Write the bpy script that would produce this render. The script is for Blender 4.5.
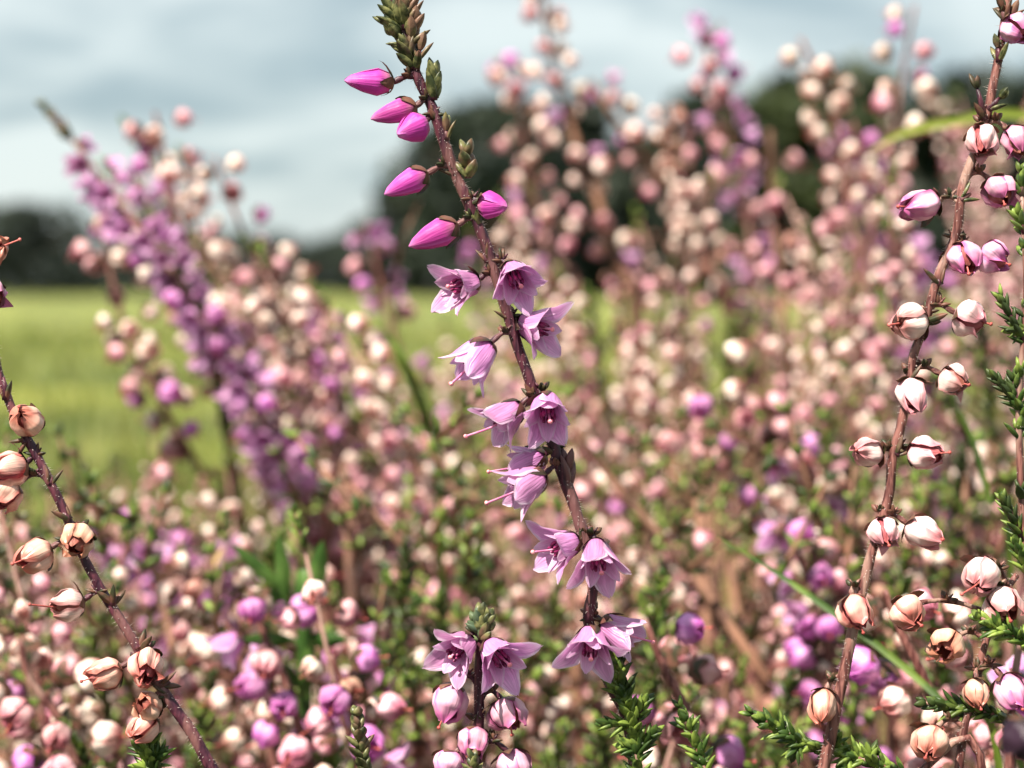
import bpy, math, random
from mathutils import Vector, Matrix, noise as mnoise
random.seed(7)
rnd, uni = random.random, random.uniform
for o in list(bpy.data.objects): bpy.data.objects.remove(o)
sc = bpy.context.scene
col = sc.collection

# ------------------------------------------------------------------ camera, sky, sun, exposure
CAM_H, LENS, PITCH, FOCUS = 0.27, 72.0, math.atan(97 / 2048), 0.15
cam_d = bpy.data.cameras.new('camera'); cam = bpy.data.objects.new('camera', cam_d); col.objects.link(cam)
cam.location = (0, 0, CAM_H); cam.rotation_euler = (math.pi / 2 - PITCH, 0, 0)
cam_d.lens = LENS; cam_d.sensor_width = 36; cam_d.clip_start = 0.01; cam_d.clip_end = 2000
cam_d.dof.use_dof = True; cam_d.dof.focus_distance = FOCUS; cam_d.dof.aperture_fstop = 34.0
sc.camera = cam
CM = Matrix.Rotation(math.pi / 2 - PITCH, 3, 'X')

SUN_EL, SUN_AZ = math.radians(54), math.radians(220)      # azimuth clockwise from +Y: behind the camera, to the left
sun_dir = Vector((math.sin(SUN_AZ) * math.cos(SUN_EL), math.cos(SUN_AZ) * math.cos(SUN_EL), math.sin(SUN_EL)))
sd = bpy.data.lights.new('sun', 'SUN'); sun = bpy.data.objects.new('sun', sd); col.objects.link(sun)
sd.energy = 5.0; sd.angle = math.radians(0.5); sd.color = (1, 0.92, 0.80)
sun.rotation_euler = sun_dir.to_track_quat('Z', 'Y').to_euler()
sun.location = (-1, -1, 3)

w = bpy.data.worlds.new('World'); sc.world = w; w.use_nodes = True
nt = w.node_tree; N = nt.nodes; LK = nt.links; N.clear()
out = N.new('ShaderNodeOutputWorld'); bg = N.new('ShaderNodeBackground'); bg.inputs[1].default_value = 0.1
sky = N.new('ShaderNodeTexSky'); sky.sky_type = 'NISHITA'; sky.sun_disc = False
sky.sun_elevation = SUN_EL; sky.sun_rotation = SUN_AZ
tc = N.new('ShaderNodeTexCoord'); mp = N.new('ShaderNodeMapping'); mp.inputs['Scale'].default_value = (5, 5, 17)
mp.inputs['Rotation'].default_value = (0, math.radians(-9), 0); mp.inputs['Location'].default_value = (0.6, 0.2, 0.35)
nz = N.new('ShaderNodeTexNoise'); nz.inputs['Scale'].default_value = 1.7; nz.inputs['Detail'].default_value = 6
nz.inputs['Roughness'].default_value = 0.5; nz.inputs['Distortion'].default_value = 0.5
cr = N.new('ShaderNodeValToRGB'); e = cr.color_ramp.elements
e[0].position = 0.37; e[0].color = (1.6, 2.05, 2.2, 1); e[1].position = 0.62; e[1].color = (3.3, 3.65, 3.6, 1)
mx = N.new('ShaderNodeMix'); mx.data_type = 'RGBA'; mx.inputs[0].default_value = 0.9
LK.new(tc.outputs['Generated'], mp.inputs[0]); LK.new(mp.outputs[0], nz.inputs[0]); LK.new(nz.outputs['Fac'], cr.inputs[0])
LK.new(sky.outputs[0], mx.inputs[6]); LK.new(cr.outputs[0], mx.inputs[7])
LK.new(mx.outputs[2], bg.inputs[0]); LK.new(bg.outputs[0], out.inputs[0])
sc.view_settings.view_transform = 'Standard'; sc.view_settings.look = 'None'
sc.view_settings.exposure = 1.28; sc.view_settings.gamma = 1.0
sc.render.engine = 'CYCLES'; sc.cycles.use_denoising = True
sc.cycles.max_bounces = 8; sc.cycles.transmission_bounces = 4; sc.cycles.diffuse_bounces = 4

# ------------------------------------------------------------------ helpers
def P(x, y, d):
    """point seen at pixel x, y at the distance d along the lens axis"""
    v = Vector(((x - 512) / 2048 * d, (384 - y) / 2048 * d, -d))
    return CM @ v + Vector((0, 0, CAM_H))
VIEW = CM @ Vector((0, 0, -1))

class MB:
    def __init__(s): s.v = []; s.f = []; s.uv = []; s.m = []
    def face(s, idx, uvs, m=0): s.f.append(idx); s.uv.append(uvs); s.m.append(m)
    def grid(s, pts, nu, nv, m=0):                      # pts rows along v, uv from 0 to 1
        b = len(s.v); s.v += pts
        for j in range(nv - 1):
            for i in range(nu - 1):
                a = b + j * nu + i
                q = [(i, j), (i + 1, j), (i + 1, j + 1), (i, j + 1)]
                s.face((a, a + 1, a + nu + 1, a + nu), [(p / (nu - 1), r / (nv - 1)) for p, r in q], m)
    def tube(s, pts, rad, n=8, m=0, cap=True):
        pts = [Vector(p) for p in pts]; b = len(s.v); K = len(pts)
        up = Vector((0.31, 0.22, 0.93)); prev = None
        for k, p in enumerate(pts):
            t = (pts[min(k + 1, K - 1)] - pts[max(k - 1, 0)]).normalized()
            a = (up if prev is None else prev); a = a - t * a.dot(t)
            if a.length < 1e-6: a = t.orthogonal()
            a.normalize(); prev = a; c = t.cross(a)
            r = rad[k] if hasattr(rad, '__len__') else rad
            for i in range(n):
                q = 2 * math.pi * i / n
                s.v.append(p + (a * math.cos(q) + c * math.sin(q)) * r)
        for k in range(K - 1):
            for i in range(n):
                j = (i + 1) % n
                s.face((b + k * n + i, b + k * n + j, b + (k + 1) * n + j, b + (k + 1) * n + i),
                       [(i / n, k / K), ((i + 1) / n, k / K), ((i + 1) / n, (k + 1) / K), (i / n, (k + 1) / K)], m)
        if cap:
            s.face(tuple(b + i for i in reversed(range(n))), [(0.5, 0)] * n, m)
            s.face(tuple(b + (K - 1) * n + i for i in range(n)), [(0.5, 1)] * n, m)
    def ball(s, c, r, n=6, m=0, st=(1, 1, 1)):
        c = Vector(c); K = n // 2 + 2; pts = []
        for k in range(K):
            a = math.pi * k / (K - 1)
            for i in range(n + 1):
                q = 2 * math.pi * i / n
                pts.append(c + Vector((math.sin(a) * math.cos(q) * st[0], math.sin(a) * math.sin(q) * st[1], math.cos(a) * st[2])) * r)
        s.grid(pts, n + 1, K, m)
    def xform(s, start, M):
        for i in range(start, len(s.v)): s.v[i] = M @ Vector(s.v[i])
    def mesh(s, name, mats, smooth=True):
        me = bpy.data.meshes.new(name); me.from_pydata([tuple(v) for v in s.v], [], s.f)
        ul = me.uv_layers.new(name='UVMap')
        flat = [c for f in s.uv for uv in f for c in uv]
        ul.data.foreach_set('uv', flat)
        for m in (mats if isinstance(mats, (list, tuple)) else [mats]): me.materials.append(m)
        me.polygons.foreach_set('material_index', s.m)
        me.polygons.foreach_set('use_smooth', [smooth] * len(s.f))
        me.update(); return me

def link(name, me, parent=None, M=None):
    o = bpy.data.objects.new(name, me); col.objects.link(o)
    if parent: o.parent = parent
    if M is not None: o.matrix_basis = M
    return o
def tag(o, label=None, cat=None, group=None, kind=None):
    if label: o['label'] = label
    if cat: o['category'] = cat
    if group: o['group'] = group
    if kind: o['kind'] = kind
    return o
def empty(name, loc):
    o = bpy.data.objects.new(name, None); o.empty_display_size = 0.005; o.location = loc; col.objects.link(o); return o
def children_map():
    d = {}
    for o in bpy.data.objects:
        if o.parent: d.setdefault(o.parent.name, []).append(o)
    return d
def frame(p, d, roll=0.0, s=1.0):
    q = Vector(d).normalized().to_track_quat('Z', 'Y')
    return Matrix.Translation(p) @ q.to_matrix().to_4x4() @ Matrix.Rotation(roll, 4, 'Z') @ Matrix.Diagonal((s, s, s, 1))
def spline(pts, n=10):
    pts = [Vector(p) for p in pts]; o = []
    for i in range(len(pts) - 1):
        a, b = pts[i], pts[i + 1]; p0 = pts[i - 1] if i else a * 2 - b; p3 = pts[i + 2] if i + 2 < len(pts) else b * 2 - a
        for k in range(n):
            t = k / n
            o.append(0.5 * ((2 * a) + (b - p0) * t + (2 * p0 - 5 * a + 4 * b - p3) * t * t + (3 * a - p0 - 3 * b + p3) * t ** 3))
    o.append(pts[-1]); return o

# ------------------------------------------------------------------ materials
def newmat(name):
    m = bpy.data.materials.new(name); m.use_nodes = True; t = m.node_tree; t.nodes.clear(); return m, t.nodes, t.links
def mixc(n, l, fac, a, b, mode='MIX'):
    x = n.new('ShaderNodeMix'); x.data_type = 'RGBA'; x.blend_type = mode
    for s, v in ((0, fac), (6, a), (7, b)):
        if hasattr(v, 'node'): l.new(v, x.inputs[s])
        elif s == 0: x.inputs[0].default_value = v
        else: x.inputs[s].default_value = (*v, 1)
    return x.outputs[2]
def math_(n, l, op, a, b=None, c=None):
    x = n.new('ShaderNodeMath'); x.operation = op
    for s, v in enumerate((a, b, c)):
        if v is None: continue
        if hasattr(v, 'node'): l.new(v, x.inputs[s])
        else: x.inputs[s].default_value = v
    return x.outputs[0]
def ramp(n, l, v, lo, hi, smooth=True):
    x = n.new('ShaderNodeMapRange'); l.new(v, x.inputs[0]); x.inputs[1].default_value = lo; x.inputs[2].default_value = hi
    if smooth: x.interpolation_type = 'SMOOTHSTEP'
    return x.outputs[0]
def petal_mat(name, basec, midc, edgec, tipc, trans=0.3, rough=0.42, vein=0.35, edge_lo=0.62, var=0.12, spec=0.5, base_end=0.45, bump=0.9, tip_lo=0.72, tip_hi=1.05):
    m, n, l = newmat(name)
    uv = n.new('ShaderNodeUVMap'); sp = n.new('ShaderNodeSeparateXYZ'); l.new(uv.outputs[0], sp.inputs[0])
    u, v = sp.outputs[0], sp.outputs[1]
    edge = math_(n, l, 'MULTIPLY', math_(n, l, 'ABSOLUTE', math_(n, l, 'SUBTRACT', u, 0.5)), 2.0)
    oi = n.new('ShaderNodeObjectInfo'); tcn = n.new('ShaderNodeTexCoord')
    no = n.new('ShaderNodeTexNoise'); no.inputs['Scale'].default_value = 900; no.inputs['Detail'].default_value = 3
    l.new(tcn.outputs['Object'], no.inputs[0])
    v2 = math_(n, l, 'ADD', v, math_(n, l, 'MULTIPLY', math_(n, l, 'SUBTRACT', no.outputs['Fac'], 0.5), 0.35))
    e2 = math_(n, l, 'ADD', edge, math_(n, l, 'MULTIPLY', math_(n, l, 'SUBTRACT', no.outputs['Fac'], 0.5), 0.45))
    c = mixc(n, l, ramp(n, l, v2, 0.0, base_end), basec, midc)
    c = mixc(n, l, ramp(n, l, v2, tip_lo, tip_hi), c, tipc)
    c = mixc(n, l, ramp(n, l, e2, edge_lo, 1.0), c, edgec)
    # veins running along the petal
    wv = n.new('ShaderNodeTexNoise'); wv.inputs['Scale'].default_value = 1.0; wv.inputs['Detail'].default_value = 2
    cb = n.new('ShaderNodeCombineXYZ'); l.new(math_(n, l, 'MULTIPLY', u, 17.0), cb.inputs[0]); l.new(math_(n, l, 'MULTIPLY', v, 2.2), cb.inputs[1])
    l.new(oi.outputs['Random'], cb.inputs[2]); l.new(cb.outputs[0], wv.inputs[0])
    vn = ramp(n, l, wv.outputs['Fac'], 0.35, 0.65)
    c = mixc(n, l, math_(n, l, 'MULTIPLY', vn, vein), c, tuple(k * 0.62 for k in midc))
    hs = n.new('ShaderNodeHueSaturation'); l.new(c, hs.inputs['Color'])
    l.new(math_(n, l, 'MULTIPLY_ADD', oi.outputs['Random'], var * 2, 1 - var), hs.inputs['Value'])
    l.new(math_(n, l, 'MULTIPLY_ADD', oi.outputs['Random'], -0.03, 0.515), hs.inputs['Hue'])
    bs = n.new('ShaderNodeBsdfPrincipled'); l.new(hs.outputs[0], bs.inputs['Base Color']); bs.inputs['Roughness'].default_value = rough
    bs.inputs['Specular IOR Level'].default_value = spec
    bu = n.new('ShaderNodeBump'); bu.inputs['Strength'].default_value = bump; bu.inputs['Distance'].default_value = 0.00012
    l.new(wv.outputs['Fac'], bu.inputs['Height']); l.new(bu.outputs[0], bs.inputs['Normal'])
    tr = n.new('ShaderNodeBsdfTranslucent'); l.new(hs.outputs[0], tr.inputs[0])
    ms = n.new('ShaderNodeMixShader'); ms.inputs[0].default_value = trans
    l.new(bs.outputs[0], ms.inputs[1]); l.new(tr.outputs[0], ms.inputs[2])
    o = n.new('ShaderNodeOutputMaterial'); l.new(ms.outputs[0], o.inputs[0]); return m
def rough_mat(name, a, b, scale=600, rough=0.6, var=0.15, trans=0.0, bump=0.0, c3=None, lo=0.38, hi=0.62, stretch=(1, 1, 1), coord='Object', bumpd=0.0001):
    m, n, l = newmat(name)
    tcn = n.new('ShaderNodeTexCoord'); mpn = n.new('ShaderNodeMapping'); mpn.inputs['Scale'].default_value = stretch
    no = n.new('ShaderNodeTexNoise'); no.inputs['Scale'].default_value = scale; no.inputs['Detail'].default_value = 4
    l.new(tcn.outputs[coord], mpn.inputs[0]); l.new(mpn.outputs[0], no.inputs[0])
    c = mixc(n, l, ramp(n, l, no.outputs['Fac'], lo, hi), a, b)
    if c3:
        n3 = n.new('ShaderNodeTexNoise'); n3.inputs['Scale'].default_value = scale * 0.23; n3.inputs['Detail'].default_value = 3
        l.new(mpn.outputs[0], n3.inputs[0]); c = mixc(n, l, ramp(n, l, n3.outputs['Fac'], 0.5, 0.62), c, c3)
    oi = n.new('ShaderNodeObjectInfo'); hs = n.new('ShaderNodeHueSaturation'); l.new(c, hs.inputs['Color'])
    l.new(math_(n, l, 'MULTIPLY_ADD', oi.outputs['Random'], var * 2, 1 - var), hs.inputs['Value'])
    bs = n.new('ShaderNodeBsdfPrincipled'); l.new(hs.outputs[0], bs.inputs['Base Color']); bs.inputs['Roughness'].default_value = rough
    bs.inputs['Specular IOR Level'].default_value = 0.35
    if bump:
        bu = n.new('ShaderNodeBump'); bu.inputs['Strength'].default_value = bump; bu.inputs['Distance'].default_value = bumpd
        l.new(no.outputs['Fac'], bu.inputs['Height']); l.new(bu.outputs[0], bs.inputs['Normal'])
    o = n.new('ShaderNodeOutputMaterial')
    if trans:
        tr = n.new('ShaderNodeBsdfTranslucent'); l.new(hs.outputs[0], tr.inputs[0])
        ms = n.new('ShaderNodeMixShader'); ms.inputs[0].default_value = trans
        l.new(bs.outputs[0], ms.inputs[1]); l.new(tr.outputs[0], ms.inputs[2]); l.new(ms.outputs[0], o.inputs[0])
    else: l.new(bs.outputs[0], o.inputs[0])
    return m

M_OPEN = petal_mat('lilac_petal', (0.60, 0.18, 0.47), (0.74, 0.32, 0.64), (0.94, 0.78, 0.92), (0.86, 0.55, 0.80), 0.38, 0.34, 0.55, edge_lo=.58, spec=.7)
M_INNER = petal_mat('inner_petal', (0.62, 0.20, 0.48), (0.80, 0.43, 0.71), (0.93, 0.74, 0.90), (0.85, 0.55, 0.80), 0.42, 0.4, 0.4, edge_lo=.62)
M_BUD = petal_mat('magenta_bud', (0.55, 0.25, 0.28), (0.55, 0.055, 0.37), (0.68, 0.15, 0.55), (0.74, 0.26, 0.58), 0.28, 0.46, 0.18, 0.7, base_end=0.45, bump=.5, spec=.35)
M_BELL = petal_mat('faded_bell', (0.60, 0.24, 0.28), (0.84, 0.62, 0.59), (0.56, 0.20, 0.23), (0.52, 0.17, 0.19), 0.1, 0.32, 0.3, 0.55, var=0.08, base_end=0.4, bump=.35, tip_lo=.5, tip_hi=.88)  # near bells: reddish margins, plus shade painted into tips, base and edges
M_BELLP = petal_mat('pink_bell', (0.42, 0.08, 0.24), (0.78, 0.44, 0.57), (0.50, 0.10, 0.30), (0.50, 0.10, 0.30), 0.12, 0.32, 0.3, 0.6, base_end=0.5, bump=.35, tip_lo=.5, tip_hi=.88)
M_BELLR = petal_mat('peach_bell', (0.46, 0.13, 0.09), (0.76, 0.48, 0.37), (0.46, 0.12, 0.09), (0.46, 0.13, 0.09), 0.1, 0.34, 0.32, 0.56, bump=.4, base_end=0.42, tip_lo=.5, tip_hi=.88)
M_CREAM = petal_mat('cream_bell', (0.42, 0.14, 0.11), (0.90, 0.76, 0.66), (0.62, 0.28, 0.25), (0.42, 0.15, 0.13), 0.12, 0.3, 0.2, 0.62, var=0.12, base_end=.45, tip_lo=.5, tip_hi=.88)  # background bells: bright middle and shaded underside painted into the petal colours
M_ROSE = petal_mat('rose_bell', (0.36, 0.08, 0.11), (0.76, 0.43, 0.45), (0.50, 0.15, 0.20), (0.36, 0.08, 0.13), 0.12, 0.32, 0.25, 0.64, var=0.2, base_end=.5, tip_lo=.5, tip_hi=.88)
M_MAUVE = petal_mat('mauve_bell', (0.40, 0.07, 0.33), (0.70, 0.30, 0.61), (0.52, 0.12, 0.42), (0.42, 0.07, 0.34), 0.25, 0.42, 0.3, 0.66, var=0.2, tip_lo=.5, tip_hi=.88)
M_BROWN = petal_mat('brown_bell', (0.26, 0.08, 0.05), (0.58, 0.34, 0.25), (0.32, 0.10, 0.08), (0.24, 0.07, 0.05), 0.2, 0.5, 0.4, 0.6, var=0.2, tip_lo=.5, tip_hi=.88)
M_ANTH = rough_mat('dark_anther', (0.10, 0.006, 0.05), (0.22, 0.02, 0.09), 2500, 0.4)
M_STYLE = rough_mat('pink_style', (0.65, 0.20, 0.38), (0.80, 0.40, 0.55), 1500, 0.4, trans=0.2)
M_STYLER = rough_mat('red_style', (0.35, 0.07, 0.06), (0.52, 0.14, 0.12), 1500, 0.45)
M_STIG = rough_mat('stigma', (0.80, 0.22, 0.30), (0.92, 0.42, 0.42), 1500, 0.3)
M_BRACT = rough_mat('dark_bract', (0.030, 0.022, 0.014), (0.13, 0.05, 0.04), 900, 0.5, trans=0.08)
M_BRACTG = rough_mat('brown_green_bract', (0.03, 0.035, 0.014), (0.14, 0.06, 0.04), 900, 0.5, trans=0.1)
M_STEM = rough_mat('purple_brown_bark', (0.026, 0.005, 0.014), (0.09, 0.023, 0.036), 2600, 0.45, bump=1.0, c3=(0.14, 0.06, 0.058), stretch=(1, 1, 0.2), bumpd=.0002)
M_STEMP = rough_mat('pinkish_bark', (0.07, 0.02, 0.018), (0.23, 0.095, 0.078), 2600, 0.5, bump=1.0, c3=(0.29, 0.17, 0.135), stretch=(1, 1, 0.18), bumpd=.0002)
M_HAIR = rough_mat('pale_hair', (0.62, 0.52, 0.48), (0.8, 0.72, 0.66), 900, 0.5, trans=0.4)
M_TWIG = rough_mat('tan_twig', (0.08, 0.035, 0.022), (0.26, 0.13, 0.08), 300, 0.7, bump=0.5, stretch=(1, 1, 0.2))
M_LEAF = rough_mat('heather_leaf', (0.035, 0.07, 0.012), (0.22, 0.30, 0.055), 700, 0.42, trans=0.2, c3=(0.04, 0.06, 0.018), var=0.2, lo=.42, hi=.58)
M_LEAFO = rough_mat('olive_scale_leaf', (0.03, 0.04, 0.014), (0.16, 0.16, 0.06), 1600, 0.4, trans=0.12, c3=(0.16, 0.09, 0.06), var=0.2, bump=.6)
M_LEAFG = rough_mat('grey_green_leaf', (0.11, 0.15, 0.06), (0.24, 0.28, 0.13), 700, 0.5, trans=0.2, c3=(0.06, 0.10, 0.06))
M_BLADE = rough_mat('grass_blade', (0.035, 0.075, 0.010), (0.11, 0.17, 0.02), 200, 0.6, trans=0.25)
M_BLADEY = rough_mat('yellow_green_blade', (0.22, 0.28, 0.04), (0.34, 0.38, 0.08), 200, 0.4, trans=0.3)
M_BROAD = rough_mat('broad_leaf', (0.04, 0.095, 0.018), (0.10, 0.19, 0.04), 250, 0.4, trans=0.3)
M_STRAW = rough_mat('dry_straw', (0.42, 0.26, 0.10), (0.62, 0.45, 0.20), 250, 0.5, trans=0.2)

# ------------------------------------------------------------------ flower parts (built along +Z, millimetres -> metres)
mm = 0.001
def interp(tab, t):
    for (a, va), (b, vb) in zip(tab, tab[1:]):
        if t <= b:
            k = (t - a) / (b - a); k = k * k * (3 - 2 * k) * 0.4 + k * 0.6
            return va + (vb - va) * k
    return tab[-1][1]
def petal(mb, th, rt, zt, wt, wrap, nu=9, nv=12, m=0, fold=0.0, twist=0.0, wob=0.04, seed=0, lean=0.0, keel=0.0, curl=0.0, frill=0.0):
    pts = []
    for j in range(nv):
        t = j / (nv - 1)
        R, Z, Wd = interp(rt, t), interp(zt, t), interp(wt, t)
        Rc = max(R * wrap, 0.18)
        for i in range(nu):
            u = -1 + 2 * i / (nu - 1); s_ = u * Wd * (1 + frill * 2 * mnoise.noise(Vector((t * 9, u * .7 + seed, 3.3))))
            a = max(-2.6, min(2.6, s_ / Rc))
            lat = Rc * math.sin(a); inw = Rc * (1 - math.cos(a))
            r = R - inw + fold * abs(u) * Wd * t + keel * max(0, 1 - abs(u) * 1.6) * math.sin(min(1, t * 1.1) * math.pi)
            w_ = mnoise.noise(Vector((u * 1.3 + seed, t * 2.4, seed * 1.7))) * wob * 2.2
            r += w_ + curl * max(0, t - .6) ** 2 * 3 + frill * abs(u) ** 3 * math.sin(t * 15 + seed) * 1.2; lat += twist * t * Z * 0.3 + lean * t
            x = r * math.cos(th) - lat * math.sin(th); y = r * math.sin(th) + lat * math.cos(th)
            pts.append(Vector((x, y, Z + w_ * 0.5 - abs(curl) * max(0, t - .7) ** 2 * 2)) * mm)
    mb.grid(pts, nu, nv, m)
W_SEP = [(0, .38), (.2, .78), (.45, 1.0), (.7, .92), (.88, .58), (1, .08)]
def open_flower(seed, flare=1.0, m=0, mi=1):
    r_ = random.Random(seed); mb = MB()
    for k in range(4):
        th = k * math.pi / 2 + r_.uniform(-.12, .12); f = flare * r_.uniform(.82, 1.2)
        petal(mb, th, [(0, .22), (.18, .75), (.45, 1.05), (.75, 1.05 + .45 * f), (1, 1.05 + 1.05 * f)],
              [(0, 0), (.18, .25), (.45, 1.15), (.75, 2.15), (1, 3.05 - .25 * f)], [(a, b * r_.uniform(.95, 1.08)) for a, b in W_SEP], 1.05,
              m=m, twist=r_.uniform(-.2, .2), seed=seed * 3.1 + k, lean=r_.uniform(-.3, .3), wob=.11, keel=r_.uniform(-.1, .12), nu=11, nv=14, curl=r_.uniform(-.25, .45), frill=.05)
    return mb
def inner_corolla(seed, m=0):
    r_ = random.Random(seed + 99); mb = MB()
    for k in range(4):
        th = (k + .5) * math.pi / 2 + r_.uniform(-.1, .1); f = r_.uniform(.7, 1.2)
        petal(mb, th, [(0, .15), (.25, .62), (.6, .85), (1, .85 + .6 * f)], [(0, .1), (.25, .5), (.6, 1.5), (1, 2.55)],
              [(0, .3), (.35, .62), (.6, .72), (.85, .42), (1, .05)], 1.05, nu=7, nv=9, m=m, seed=seed * 2.3 + k, wob=.05)
    return mb
def stamens(seed):
    r_ = random.Random(seed + 5); mb = MB()
    for k in range(8):
        a = k * math.pi / 4 + r_.uniform(-.15, .15); r = .42
        d = Vector((math.cos(a), math.sin(a), 0))
        mb.tube([d * .15 * mm, (d * r + Vector((0, 0, .9))) * mm, (d * r * .95 + Vector((0, 0, 1.5))) * mm], .05 * mm, 5)
        c = (d * r * .95 + Vector((0, 0, 1.75 + r_.uniform(-.1, .12)))) * mm
        n0 = len(mb.v); mb.ball((0, 0, 0), .17 * mm, 6, 0, (.8, .8, 2.0)); mb.xform(n0, Matrix.Translation(c) @ Matrix.Rotation(r_.uniform(-.3, .3), 4, 'X'))
    return mb
def style(length=3.2, seed=0, bend=.35):
    mb = MB(); pts = spline([(0, 0, .3 * mm), (.05 * mm, 0, length * .5 * mm), (bend * mm, bend * .4 * mm, length * mm)], 5)
    mb.tube(pts, .075 * mm, 6, 0); n0 = len(mb.v); mb.ball((0, 0, 0), .17 * mm, 8, 1, (1, 1, .8)); mb.xform(n0, Matrix.Translation(pts[-1])); return mb
def bracts(seed, n=4, L=1.1, wd=.42, out=1.0, m=0, z0=-.15):
    r_ = random.Random(seed + 17); mb = MB()
    for k in range(n):
        th = (k + .5) * 2 * math.pi / n + r_.uniform(-.2, .2); l = L * r_.uniform(.8, 1.2); o = out * r_.uniform(.75, 1.25)
        petal(mb, th, [(0, .12), (.3, .62), (.7, .98 * o + .05), (1, 1.15 * o)], [(0, z0), (.3, z0 + .12), (.7, z0 + l * .6), (1, z0 + l)],
              [(0, .25), (.4, wd), (.75, wd * .6), (1, .03)], 1.3, nu=5, nv=6, m=m, seed=seed + k, wob=.03)
    return mb
def bud_mesh(seed, L=3.4, W=.95, m=0):
    r_ = random.Random(seed); mb = MB()
    for k in range(4):
        th = k * math.pi / 2 + r_.uniform(-.08, .08); s_ = 1 + .07 * (k % 2)
        petal(mb, th, [(0, .2), (.15, W * .72 * s_), (.38, W * s_), (.65, W * .76 * s_), (.88, W * .36 * s_), (1, .03)],
              [(0, 0), (.15, L * .07), (.38, L * .3), (.65, L * .62), (.88, L * .9), (1, L)],
              [(0, .3), (.15, W * .85), (.38, W * 1.12), (.65, W * .9), (.88, W * .42), (1, .03)], 1.0, m=m, seed=seed + k, wob=.035, nv=14)
    return mb
def bell_mesh(seed, m=0, W=1.35, H=2.5, mouth=.35, gap=0.0, curl=0.0):
    """closed faded flower: four overlapping papery sepals bent round a globe"""
    r_ = random.Random(seed); mb = MB()
    for k in range(4):
        th = k * math.pi / 2 + r_.uniform(-.22, .22); s_ = (1.05 if k % 2 else .95) * r_.uniform(.96, 1.06); tip = mouth * r_.uniform(.2, 2.0)
        petal(mb, th, [(0, .2), (.14, W * .66 * s_), (.36, W * s_), (.6, W * .97 * s_), (.82, W * .68 * s_), (1, tip)],
              [(0, 0), (.14, H * .05), (.36, H * .28), (.6, H * .6), (.82, H * .86), (1, H * r_.uniform(.93, 1.08))],
              [(0, .35), (.14, W * .78), (.36, W * (1.0 - gap)), (.6, W * (.96 - gap)), (.82, W * .5), (1, .05)], 1.0, m=m, seed=seed * 1.9 + k, wob=.15, nv=16, nu=11, frill=.03, curl=curl * r_.uniform(0, .6),
              lean=r_.uniform(-.2, .2), keel=r_.uniform(.03, .12))
    return mb
def bell_core(seed, W=1.2, H=2.3):
    r_ = random.Random(seed + 7); mb = MB()
    for k in range(4):
        th = (k + .5) * math.pi / 2
        petal(mb, th, [(0, .15), (.2, W * .75), (.5, W * .9), (.8, W * .62), (1, W * r_.uniform(.15, .5))], [(0, .1), (.2, .3), (.5, H * .5), (.8, H * .85), (1, H * r_.uniform(.95, 1.15))],
              [(0, .3), (.3, W * .75), (.6, W * .85), (.85, W * .45), (1, .04)], 1.0, nu=7, nv=9, seed=seed + k, wob=.05)
    return mb
def join(*mbs):
    o = MB()
    for mb, dm in mbs:
        b = len(o.v); o.v += mb.v
        o.f += [tuple(b + i for i in f) for f in mb.f]; o.uv += mb.uv; o.m += [k + dm for k in mb.m]
    return o

NV = 14
ME_OPEN = [open_flower(10 + i, [1.0, .75, 1.25, .6, 1.1, .9, 1.35, .7, 1.15, .85, 1.3, .65, 1.0, 1.2][i]).mesh('open_flower', M_OPEN) for i in range(NV)]
ME_INN = [inner_corolla(i).mesh('corolla', M_INNER) for i in range(3)]
ME_STAM = [stamens(i).mesh('stamens', M_ANTH) for i in range(2)]
ME_STYLE = [style(l, 0, b).mesh('style', [M_STYLE, M_STIG]) for l, b in ((2.5, .2), (3.7, .5), (4.3, .9))]
ME_STYLER = [style(l, 0, b).mesh('style', [M_STYLER, M_STYLER]) for l, b in ((3.0, .3), (3.8, -.6), (4.4, .8))]
ME_BRACT = [bracts(i).mesh('bract', M_BRACT) for i in range(3)]
ME_BRACTG = [bracts(i, out=1.12, L=1.1, wd=.5).mesh('bract', M_BRACTG) for i in range(3)]
ME_BRACTB = [bracts(i, out=1.42, L=.75, wd=.55).mesh('bract', M_BRACTG) for i in range(3)]
ME_BUD = [bud_mesh(30 + i, L, W).mesh('bud', M_BUD) for i, (L, W) in enumerate(((3.5, .95), (2.9, 1.06), (2.6, 1.15)))]
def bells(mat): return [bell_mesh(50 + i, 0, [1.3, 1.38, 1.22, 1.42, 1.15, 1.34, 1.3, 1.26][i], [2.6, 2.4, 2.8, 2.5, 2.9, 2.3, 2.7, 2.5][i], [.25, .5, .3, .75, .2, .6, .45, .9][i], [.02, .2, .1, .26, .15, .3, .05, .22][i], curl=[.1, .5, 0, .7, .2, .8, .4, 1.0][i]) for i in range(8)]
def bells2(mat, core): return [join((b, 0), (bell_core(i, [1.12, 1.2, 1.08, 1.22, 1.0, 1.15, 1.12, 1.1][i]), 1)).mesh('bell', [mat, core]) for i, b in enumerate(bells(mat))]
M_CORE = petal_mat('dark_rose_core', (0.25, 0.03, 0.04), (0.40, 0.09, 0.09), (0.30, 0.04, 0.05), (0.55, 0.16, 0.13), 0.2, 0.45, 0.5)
ME_BELL, ME_BELLP, ME_BELLR = bells2(M_BELL, M_CORE), bells2(M_BELLP, M_CORE), bells2(M_BELLR, M_CORE)

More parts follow.
